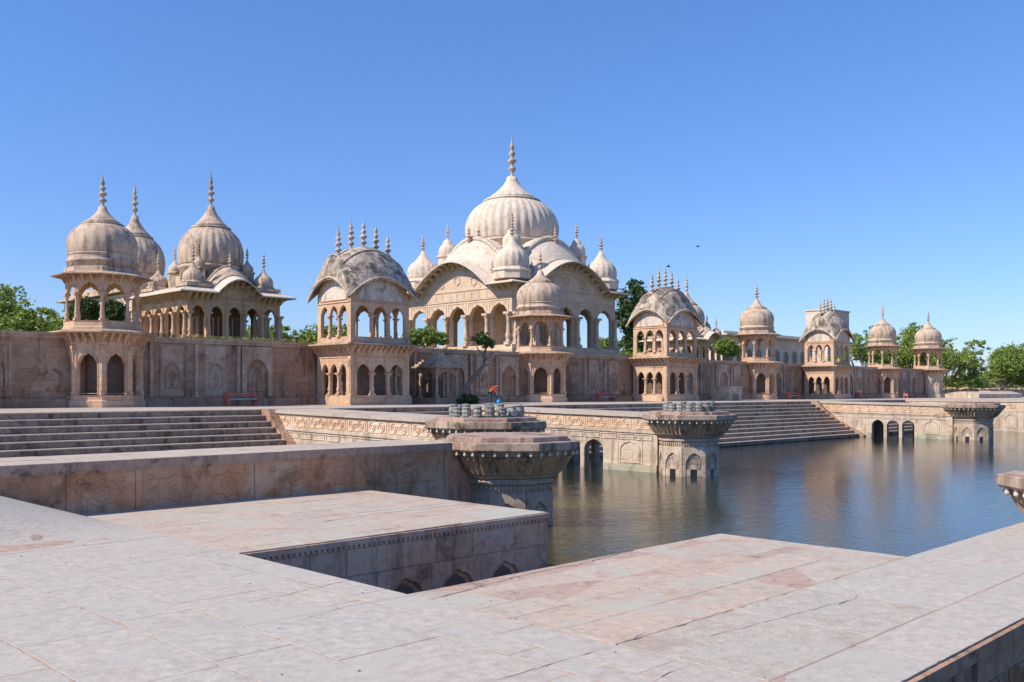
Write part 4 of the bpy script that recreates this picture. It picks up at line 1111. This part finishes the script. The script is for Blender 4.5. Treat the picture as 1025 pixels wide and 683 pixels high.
# small stepped roof shrine
sh = empty('stone_shrine', (45.3, 53.0, ZT), 'small square shrine with a stepped pyramid roof right of the near pavilion', 'shrine')
cx, cy = 45.3, 53.0; h = .95
m = MB(); m.bbox(cx - 1.5, cx + 1.5, cy - 1.5, 54.55, ZT, ZT + .42, .03); m.build('plinth', 'eave', sh)
z0 = ZT + .42
for sx in (-1, 1):
    for sy in (-1, 1): column(cx + sx * h, cy + sy * h, z0, z0 + 2.15, .11, sh)
for P, H in faces4(cx, cy, h, h):
    m = MB(); m.walls(P, arch(-h + .1, h - .1, z0 + 1.35, z0 + 1.95, z0 + 2.2, 18, 0), -.1, .08); m.build('arch_screen', 'eave', sh)
m = MB(); m.box(cx - .55, cx + .55, cy + .1, cy + .85, z0, z0 + 1.3); m.build('altar', 'dim', sh)
m = MB(); m.bbox(cx - 1.42, cx + 1.42, cy - 1.42, cy + 1.42, z0 + 2.2, z0 + 2.32, .03); m.build('eave', 'eave', sh)
m = MB()
for k in range(6):
    q = 1.25 - k * .19; m.bbox(cx - q, cx + q, cy - q, cy + q, z0 + 2.32 + k * .17, z0 + 2.32 + (k + 1) * .17 - .002, .015)
m.lathe(cx, cy, [(.2, z0 + 3.33), (.12, z0 + 3.4), (.2, z0 + 3.5), (.05, z0 + 3.65), (0, z0 + 3.8)], 10)
m.build('stepped_roof', 'dome2', sh)

# masonry plinth box beside the wide steps
mbx = empty('masonry_block', (79.4, 50, ZT), 'square beige masonry block with a small arch on the terrace left of the wide steps', 'masonry block')
m = MB(); m.bbox(78.4, 80.5, 48.9, 51, ZT, .35, .04); m.build('body', 'pale', mbx)
m = MB(); m.bbox(78.3, 80.6, 48.8, 51.1, .352, .5, .04); m.build('cap', 'pale', mbx)
m = MB(); m.extr(frame(79.4, 48.9, 1, 0, 0, -1), arch_line(-.5, .5, ZT, -.55, -.15, 12), 0, .03); m.build('arched_recess', 'wall', mbx)

# low masonry vault and rubble wall at the right end
lv = MB(); prof = [(-2.2, ZT), (-2.2, -.35)] + [(-2.2 + .44 * k, -.35 + .35 * math.sin(PI * k / 10)) for k in range(1, 10)] + [(2.2, -.35), (2.2, ZT)]
lv.extr(lambda u, z, d: (d, 47 + u, z), prof, 133, 151)
tag(lv.build('masonry_vault', 'pale', None, (142, 47, ZT)), 'low whitish vaulted masonry tank behind the distant octagonal pillar', 'masonry')
rb = MB(); rn = random.Random(9)
x = 147.0
while x < 240:
    w_ = rn.uniform(.5, 1.1); y = 60 + rn.uniform(-.1, .1)
    z = -1.02
    while z < .35:
        h_ = rn.uniform(.3, .5); j = rn.uniform(-.08, .08)
        rb.bbox(x + .02, x + w_ - .02, y + j, y + .8 + j, z, z + h_ - .02, .05); z += h_
    x += w_
tag(rb.build('rubble_wall', 'eave', None, (190, 60, -1)), 'rough rubble boundary wall below the trees at the far right', 'wall')
mw = MB(); mw.bbox(160, 176, 52, 54, -1, .1, .2); 
tag(mw.build('low_wall', 'pale', None, (168, 53, -1)), 'pale low wall under the spreading tree at the right edge', 'wall')

# ------------------------------------------------------------------ benches
def bench(x, y, label):
    root = empty('park_bench', (x, y, ZT), label, 'bench', 'red painted benches on the terrace')
    L = .95
    for sx in (-1, 1):
        P = frame(x + sx * L, y, 0, -1, 1, 0)
        m = MB(); m.extr(P, [(-.30, ZT), (-.22, ZT), (-.15, ZT + .3), (.16, ZT + .3), (.22, ZT), (.30, ZT), (.26, ZT + .62), (.10, ZT + .64), (-.12, ZT + .62), (-.20, ZT + .92), (-.34, ZT + .92)], -.07, .07); m.build('end_frame', 'red', root)
    m = MB(); m.bbox(x - L + .07, x + L - .07, y - .26, y + .18, ZT + .40, ZT + .47, .01); m.build('seat', 'concrete', root)
    m = MB(); m.bbox(x - L + .07, x + L - .07, y + .20, y + .26, ZT + .62, ZT + .80, .01); m.build('backrest', 'red', root)
    return root
def atx(px, y): 
    u = (px - 512) / 942; return y * (1 + u) / (1 - u)
b0 = bench(atx(241, 52.5), 52.5, 'red bench between the leftmost kiosk and the near pavilion')
for px, lab in ((606, 'red bench right of the kiosk in front of the central temple'),
                (793, 'red bench just right of the kiosk at the head of the wide steps'),
                (861, 'red bench between the distant curved roof pavilion and the far right pair of kiosks'),
                (909, 'red bench between the two kiosks at the far right')):
    dup(b0, (atx(px, 52.5), 52.5, ZT), lab)

# ------------------------------------------------------------------ vegetation
def leaves(m, lobes, n, size, rn, flat=1.0, shell=.5):
    tot = sum(l[3] * l[4] * l[5] for l in lobes)
    for (lx, ly, lz, rx, ry, rz) in lobes:
        k = int(n * rx * ry * rz / tot)
        clumps = []
        for _ in range(max(8, k // 28)):
            d = Vector((rn.gauss(0, 1), rn.gauss(0, 1), rn.gauss(0, 1))).normalized() * (shell + (1 - shell) * rn.random() ** .6) * rn.uniform(.8, 1.08)
            clumps.append((d, rn.uniform(.10, .24)))
        for _ in range(k):
            d, cr = rn.choice(clumps)
            g = d + Vector((rn.gauss(0, 1), rn.gauss(0, 1), rn.gauss(0, 1))) * cr * .6
            c = Vector((lx + g.x * rx, ly + g.y * ry, lz + g.z * rz))
            s_ = size * rn.uniform(.6, 1.3)
            v = Vector((rn.gauss(0, 1), rn.gauss(0, 1), rn.gauss(0, 1) * .6)).normalized() * s_
            w_ = v.cross(Vector((rn.gauss(0, 1), rn.gauss(0, 1), rn.gauss(0, 1)))).normalized() * s_ * .55
            m.add([c - v, c - w_, c + v, c + w_], [(0, 1, 2, 3)])
def tree(x, y, z, lobes, label, mat='leaf', n=5000, size=.28, seed=1, tr=.3, name='leafy_tree', group='trees around the garden', shell=.5, cat='tree', lean=(0, 0)):
    rn = random.Random(seed)
    root = empty(name, (x, y, z), label, cat, group)
    L = [(x + a, y + b, z + c, d, e, f) for a, b, c, d, e, f in lobes]
    m = MB()
    zt = min(l[2] for l in L)
    fork = Vector((x + lean[0], y + lean[1], z + (zt - z) * .55))
    m.tube([(x, y, z - .3), (x + lean[0] * .4, y + lean[1] * .4, z + (fork.z - z) * .5), tuple(fork)], [tr * 1.25, tr, tr * .8], 8)
    for l in L:
        c = Vector(l[:3]); mid = fork.lerp(c, .5) + Vector((rn.uniform(-.5, .5), rn.uniform(-.5, .5), .3)) * l[3] * .3
        m.tube([tuple(fork), tuple(mid), tuple(c)], [tr * .6, tr * .4, tr * .2], 6)
        for _ in range(4):
            e = c + Vector((rn.uniform(-1, 1) * l[3], rn.uniform(-1, 1) * l[4], rn.uniform(-.3, .8) * l[5])) * .8
            m.tube([tuple(mid), tuple(mid.lerp(e, .5) + Vector((0, 0, .2))), tuple(e)], [tr * .3, tr * .2, tr * .06], 5)
    m.build('trunk', 'bark', root)
    m = MB(); leaves(m, L, n, size, rn, shell=shell); m.build('crown', mat, root)
    return root
def rl(seed, n, W, Z0, Z1, r):
    rn = random.Random(seed); out = []
    for i in range(n):
        a = rn.uniform(-1, 1)
        out.append((a * W, rn.uniform(-.5, .5) * W, rn.uniform(Z0, Z1) - abs(a) * (Z1 - Z0) * .5, r * rn.uniform(.7, 1.3), r * rn.uniform(.7, 1.3), r * rn.uniform(.5, .85)))
    return out
def pt(px, y): return atx(px, y)
# feathery trees behind the left end of the wall
tree(pt(12, 92), 92, 3.1, rl(11, 16, 5.4, 1.5, 5.6, 2.3), 'feathery light green tree behind the wall at the left edge', 'leaf', 24000, .16, 11, .25)
tree(pt(48, 86), 86, 3.1, rl(12, 14, 4.6, 1.0, 4.4, 2.0), 'light green tree behind the wall between left edge and leftmost kiosk', 'leaf', 20000, .15, 12, .22)
tree(pt(-35, 90), 90, 3.1, rl(17, 6, 4, 3.0, 5.4, 1.9), 'light green tree just beyond the left edge of the photo', 'leaf', 4000, .18, 17, .22)
tree(pt(297, 84), 84, 3.1, rl(13, 16, 5.0, .8, 3.8, 1.8), 'light green tree between the left temple and the near pavilion', 'leaf', 15000, .16, 13, .22)
tree(pt(335, 88), 88, 3.1, rl(23, 16, 5.2, .8, 3.9, 1.9), 'green tree seen through the upper arches of the near pavilion', 'leaf', 13000, .17, 23, .22)
tree(pt(424, 62), 62, 3.1, [(0, 0, 1.6, 1.6, 1.3, .8), (1.2, -.5, 1.4, 1.1, 1, .6), (-1.2, .4, 1.2, 1, 1, .6)], 'low spreading green tree left of the central temple columns', 'leaf', 5000, .11, 14, .14)
# dark tree right of the central temple
tree(pt(634, 98), 98, -1, [(0, 0, 16.5, 2.6, 2.6, 2.6), (-1.8, 0, 13.5, 2.4, 2.4, 2.2), (2.2, 0, 13.2, 2.6, 2.4, 2.2), (.3, -1, 10.8, 3.2, 2.8, 2.2), (-1.5, 0, 8.2, 2.6, 2.4, 2.0), (2.0, .5, 7.6, 2.6, 2.4, 1.8), (.5, 0, 19, 1.5, 1.5, 1.4)],
     'tall dark green tree rising right of the central temple', 'leaf_dark', 15000, .26, 15, .4)
tree(pt(634, 80), 80, 3.1, rl(31, 5, 2.4, 1.2, 3.0, 1.4), 'bright green shrub tree below the tall dark tree', 'leaf', 6000, .15, 16, .15)
tree(pt(608, 90), 90, 3.1, rl(34, 5, 2.8, 2.2, 4.4, 1.6), 'green tree seen through the right arches of the central temple', 'leaf', 6000, .17, 36, .2)
# round bush tree left of the third kiosk
tree(pt(727, 57.5), 57.5, 3.1, [(-.7, 0, 1.7, 1.2, 1.0, .8), (.8, 0, 1.6, 1.2, 1.0, .75), (0, 0, 2.2, 1.2, 1, .6)], 'bushy round topped tree on the wall left of the kiosk at the steps', 'leaf', 7000, .10, 18, .13, shell=.6)
# drooping dark palm like tree by the tower block
pr = random.Random(4)
pl = empty('palm_tree', (pt(800, 90), 90, 3.1), 'dark drooping palm left of the cream tower block', 'palm')
m = MB(); px_, py_ = pt(800, 90), 90; m.tube([(px_, py_, 2.8), (px_ + .2, py_, 6), (px_, py_, 9.6)], [.3, .25, .22], 8); m.build('trunk', 'bark', pl)
m = MB()
for k in range(34):
    a = pr.uniform(0, 2 * PI); L_ = pr.uniform(3.2, 4.6); el = pr.uniform(.0, 1.1); pts = []
    for j in range(9):
        q = j / 8; r = L_ * q * math.cos(el * (1 - q)); z = 9.7 + L_ * (.75 * math.sin(el) * q + .3 * q - 1.05 * q * q)
        pts.append(Vector((px_ + r * math.cos(a), py_ + r * math.sin(a), z)))
    side = Vector((-math.sin(a), math.cos(a), 0))
    for j in range(8):
        for w2 in range(3):
            c = pts[j].lerp(pts[j + 1], w2 / 3); ln = .75 * (1 - abs(j / 8 - .4))
            for sg in (-1, 1):
                e = c + side * sg * ln + Vector((0, 0, -.35 * ln)) ; d = (pts[j + 1] - pts[j]).normalized() * .12
                m.add([c - d, c + d, e], [(0, 1, 2)])
m.build('fronds', 'leaf_dark', pl)
# trees at the right
tree(pt(862, 92), 92, -1, rl(41, 14, 8.0, 3.0, 12.5, 3.2), 'green tree left of the far right pair of kiosks', 'leaf', 18000, .25, 19, .35)
tree(pt(905, 95), 95, -1, rl(42, 38, 13.0, 8.0, 17.0, 3.2), 'wide light green tree directly behind the far right pair of kiosks', 'leaf', 34000, .27, 20, .4, shell=.35)
tree(pt(945, 80), 80, -1, rl(43, 22, 11, 3.0, 13.5, 3.2), 'green tree spreading right of the rightmost kiosk', 'leaf', 30000, .24, 21, .35, shell=.35)
tree(168, 53.2, -1.0, [(2, 0, 5.2, 2.6, 2.4, 1.7), (4.5, 1, 6.8, 2.8, 2.4, 1.8), (7, 0, 5.6, 3.2, 2.6, 2.0), (5.6, 2, 3.6, 3.4, 2.6, 1.4), (0.2, 1, 3.4, 1.6, 1.6, 1.0), (10, 1, 7, 3.2, 3, 2.2), (11, 0, 3.8, 3.2, 3, 1.8)],
     'leaning green tree with slanting trunk at the right edge', 'leaf', 30000, .17, 22, .35, lean=(2.4, .3), shell=.4)
for i, px in enumerate((952, 972, 992, 1012, 1035)):
    tree(pt(px, 112 + i * 3), 112 + i * 3, -1, rl(50 + i, 6, 7.5, 2.5, 4.6 + (i % 2), 2.4), ['low olive tree first in the far row right of the last kiosk', 'low olive tree second in the far row right of the last kiosk', 'low olive tree in the middle of the far row at the right', 'low olive tree behind the leaning tree at the right', 'low olive tree cut off by the right edge'][i], 'leaf_olive', 4500, .3, 60 + i, .3)
hd = MB(); rn = random.Random(77)
leaves(hd, [(150 + k * 9, 150 + rn.uniform(-5, 15), 1.8, 7, 5, rn.uniform(2.2, 3.6)) for k in range(34)], 26000, .42, rn, shell=.3)
tag(hd.build('far_trees', 'leaf_olive'), 'distant band of trees along the horizon', 'trees', kind='stuff')
# shrubs seen through the leftmost kiosk
for i, (px, yy, lab) in enumerate(((83, 60.5, 'clipped dark green round shrub seen through the left arch of the leftmost kiosk'), (112, 61.5, 'clipped dark green round shrub seen through the right arch of the leftmost kiosk'))):
    x = pt(px, yy)
    tree(x, yy, 3.12, [(0, 0, 1.75, .95 + .1 * i, .95, 1.0)], lab, 'leaf_dark', 6500, .08, 70 + i, .08, 'round_shrub', 'clipped round shrubs behind the leftmost kiosk', .75, 'shrub')
# bent terrace tree
bt = empty('bent_tree', (45.6, 50.5, ZT), 'small leaning tree with twisted bare trunk and one leafy tuft on the terrace', 'tree')
def PP(px, py, y):
    x = atx(px, y); return (x, y, (392 - py) * (x + y) / 1332)
m = MB()
m.tube([PP(459, 402, 50.5), PP(463, 394, 50.5), PP(468, 385, 50.4), PP(477, 374, 50.3), PP(484, 366, 50.4), PP(484, 356, 50.5), PP(486, 348, 50.5)], [.30, .24, .2, .17, .15, .11, .07], 8)
m.tube([PP(477, 374, 50.3), PP(473, 366, 50.0), PP(474, 356, 50.0)], [.1, .07, .03], 6)
m.tube([PP(484, 362, 50.4), PP(491, 354, 50.8), PP(497, 351, 50.8)], [.1, .06, .02], 6)
m.tube([PP(484, 366, 50.4), PP(492, 364, 50.8), PP(499, 366, 50.8)], [.07, .04, .02], 6)
m.tube([PP(484, 356, 50.4), PP(478, 350, 50.4), PP(476, 344, 50.4)], [.07, .05, .02], 6)
m.build('trunk', 'bark', bt)
m = MB(); c1, c2, c3 = PP(480, 340, 50.5), PP(488, 344, 50.5), PP(483, 336, 50.5)
leaves(m, [(*c1, .62, .6, .42), (*c2, .6, .6, .42), (*c3, .45, .5, .3)], 3600, .07, random.Random(8), shell=.4); m.build('crown', 'leaf_dark', bt)
bs = MB(); c = PP(468, 399, 50); leaves(bs, [(c[0], c[1], -.6, .9, .6, .42)], 2200, .07, random.Random(81)); 
tag(bs.build('low_shrub', 'leaf_dark', None, (c[0], c[1], ZT)), 'small dark shrub at the foot of the leaning terrace tree', 'shrub')

# ------------------------------------------------------------------ person bending on the terrace
def skin_body(name, verts, edges, rad, mat, parent, root=0, sub=2):
    me = bpy.data.meshes.new(name); off = worldloc(parent)
    me.from_pydata([tuple(Vector(v) - off) for v in verts], edges, []); o = bpy.data.objects.new(name, me); COL.objects.link(o); o.parent = parent
    md = o.modifiers.new('skin', 'SKIN'); me.skin_vertices[0] if me.skin_vertices else None
    for i, r in enumerate(rad):
        sv = me.skin_vertices[0].data[i]; sv.radius = (r, r); sv.use_root = (i == root)
    md.use_smooth_shade = True
    s = o.modifiers.new('sub', 'SUBSURF'); s.levels = sub; s.render_levels = sub
    me.materials.append(M[mat]); return o
qx, qy = atx(490, 47.0), 47.0
pr_ = empty('person', (qx, qy, ZT), 'person in a red top and dark trousers bending forward with a blue bag', 'person')
f = Vector((.707, -.707, 0)); s = Vector((.707, .707, 0)); O = Vector((qx, qy, ZT))
def B_(a, b, c): return tuple(O + f * a + s * b + Vector((0, 0, c)))
vs = [B_(0, 0, .84), B_(.14, 0, 1.0), B_(.28, 0, 1.14), B_(.38, 0, 1.21), B_(.45, 0, 1.25), B_(.53, 0, 1.28), B_(.57, 0, 1.31),
      B_(0, .1, .80), B_(.05, .11, .45), B_(-.03, .11, .08), B_(.1, .11, .03), B_(0, -.1, .80), B_(.05, -.11, .45), B_(-.03, -.11, .08), B_(.1, -.11, .03),
      B_(.34, .18, 1.15), B_(.42, .22, .88), B_(.52, .2, .66), B_(.56, .2, .58), B_(.34, -.18, 1.15), B_(.42, -.22, .88), B_(.52, -.2, .66), B_(.56, -.2, .58)]
es = [(0, 1), (1, 2), (2, 3), (3, 4), (4, 5), (5, 6), (0, 7), (7, 8), (8, 9), (9, 10), (0, 11), (11, 12), (12, 13), (13, 14), (3, 15), (15, 16), (16, 17), (17, 18), (3, 19), (19, 20), (20, 21), (21, 22)]
ra = [.14, .13, .14, .12, .055, .09, .10, .09, .06, .045, .04, .09, .06, .045, .04, .06, .045, .032, .03, .06, .045, .032, .03]
skin_body('body', vs, es, ra, 'skin', pr_)
skin_body('red_top', [B_(.06, 0, .9), B_(.16, 0, 1.01), B_(.28, 0, 1.13), B_(.37, 0, 1.2), B_(.35, .19, 1.15), B_(.41, .22, .92), B_(.35, -.19, 1.15), B_(.41, -.22, .92)],
          [(0, 1), (1, 2), (2, 3), (3, 4), (4, 5), (3, 6), (6, 7)], [.17, .165, .17, .14, .085, .065, .085, .065], 'cloth_red', pr_)
skin_body('trousers', [B_(0, 0, .86), B_(0, .1, .78), B_(.05, .11, .45), B_(-.02, .11, .12), B_(0, -.1, .78), B_(.05, -.11, .45), B_(-.02, -.11, .12)],
          [(0, 1), (1, 2), (2, 3), (0, 4), (4, 5), (5, 6)], [.165, .125, .09, .075, .125, .09, .075], 'cloth_teal', pr_)
skin_body('hair', [B_(.48, 0, 1.33), B_(.54, 0, 1.375), B_(.60, 0, 1.37)], [(0, 1), (1, 2)], [.085, .09, .06], 'hair', pr_)
m = MB(); bx, by = B_(.60, .1, 0)[0], B_(.60, .1, 0)[1]
m.lathe(bx, by, [(.05, ZT + .005), (.19, ZT + .03), (.21, ZT + .14), (.17, ZT + .28), (.06, ZT + .38), (.03, ZT + .44)], 14, 0, 5, .12)
tag(m.build('plastic_bag', 'bag', None, (bx, by, ZT)), 'bright blue plastic bag beside the bending person', 'bag')

# ------------------------------------------------------------------ two birds
def bird(loc, sc, label):
    x, y, z = loc; m = MB()
    d = Vector((.707, -.707, 0)); up = Vector((0, 0, 1)); s = Vector((.707, .707, 0)); c = Vector(loc)
    m.tube([tuple(c - d * .22 * sc), tuple(c - d * .08 * sc), tuple(c + d * .06 * sc), tuple(c + d * .16 * sc), tuple(c + d * .24 * sc)], [.02 * sc, .07 * sc, .075 * sc, .04 * sc, .01 * sc], 8)
    root = m.build('bird', 'feather', None, loc); tag(root, label, 'bird')
    for sg in (-1, 1):
        w = MB(); w.add([tuple(c + d * .08 * sc), tuple(c + s * sg * .3 * sc + up * .16 * sc + d * .05 * sc), tuple(c + s * sg * .55 * sc + up * .1 * sc - d * .08 * sc), tuple(c + s * sg * .25 * sc + up * .1 * sc - d * .1 * sc), tuple(c - d * .1 * sc)], [(0, 1, 2, 3, 4)])
        w.build('wing', 'feather', root)
def PS(px, py, s_):
    u = (px - 512) / 942; return ((1 + u) / 2 * s_, (1 - u) / 2 * s_, (392 - py) * s_ / 1332)
bird(PS(698, 247, 110), .65, 'small dark bird flying in the blue sky right of the central dome')
bird(PS(668.5, 267, 124), .9, 'bird fluttering just above the finials of the pavilion right of the central temple')

# ------------------------------------------------------------------ camera, light, world
cam = bpy.data.cameras.new('camera'); co = bpy.data.objects.new('camera', cam); COL.objects.link(co)
cam.sensor_width = 36; cam.lens = 36 * 942 / 1025; cam.shift_y = (392 - 341.5) / 1025; cam.clip_end = 6000
co.rotation_euler = (math.radians(90), 0, math.radians(-45)); co.location = (0, 0, 0)
C.camera = co
EL = math.radians(44); sd = Vector((-.95, .31, 0)).normalized() * math.cos(EL) + Vector((0, 0, math.sin(EL)))
su = bpy.data.lights.new('sun', 'SUN'); su.energy = 5.0; su.angle = math.radians(.53); su.color = (1.0, .89, .745)
so = bpy.data.objects.new('sun', su); COL.objects.link(so); so.rotation_euler = (-sd).to_track_quat('-Z', 'Y').to_euler()
wd = bpy.data.worlds.new('World'); C.world = wd; wd.use_nodes = True; nt = wd.node_tree
sky = nt.nodes.new('ShaderNodeTexSky'); sky.sky_type = 'NISHITA'; sky.sun_disc = False
sky.sun_elevation = EL; sky.sun_rotation = math.atan2(sd.x, sd.y)
sky.air_density = 1.0; sky.dust_density = .25; sky.ozone_density = 3.0; sky.altitude = 0
tc = nt.nodes.new('ShaderNodeTexCoord'); sx = nt.nodes.new('ShaderNodeSeparateXYZ'); nt.links.new(tc.outputs['Generated'], sx.inputs[0])
tint = ramp(nt, sx.outputs[2], [(0.0, (.67, .76, 1.04)), (.12, (.65, .80, 1.14)), (.42, (.68, .93, 1.30))])
tm = mixc(nt, 1.0, sky.outputs[0], tint, 'MULTIPLY'); nt.links.new(tm, nt.nodes['Background'].inputs[0]); nt.nodes['Background'].inputs[1].default_value = .135
C.view_settings.view_transform = 'Standard'; C.view_settings.look = 'None'; C.view_settings.exposure = 0.13; C.view_settings.gamma = 1
C.render.resolution_x = 1024; C.render.resolution_y = 682
C.render.engine = 'CYCLES'
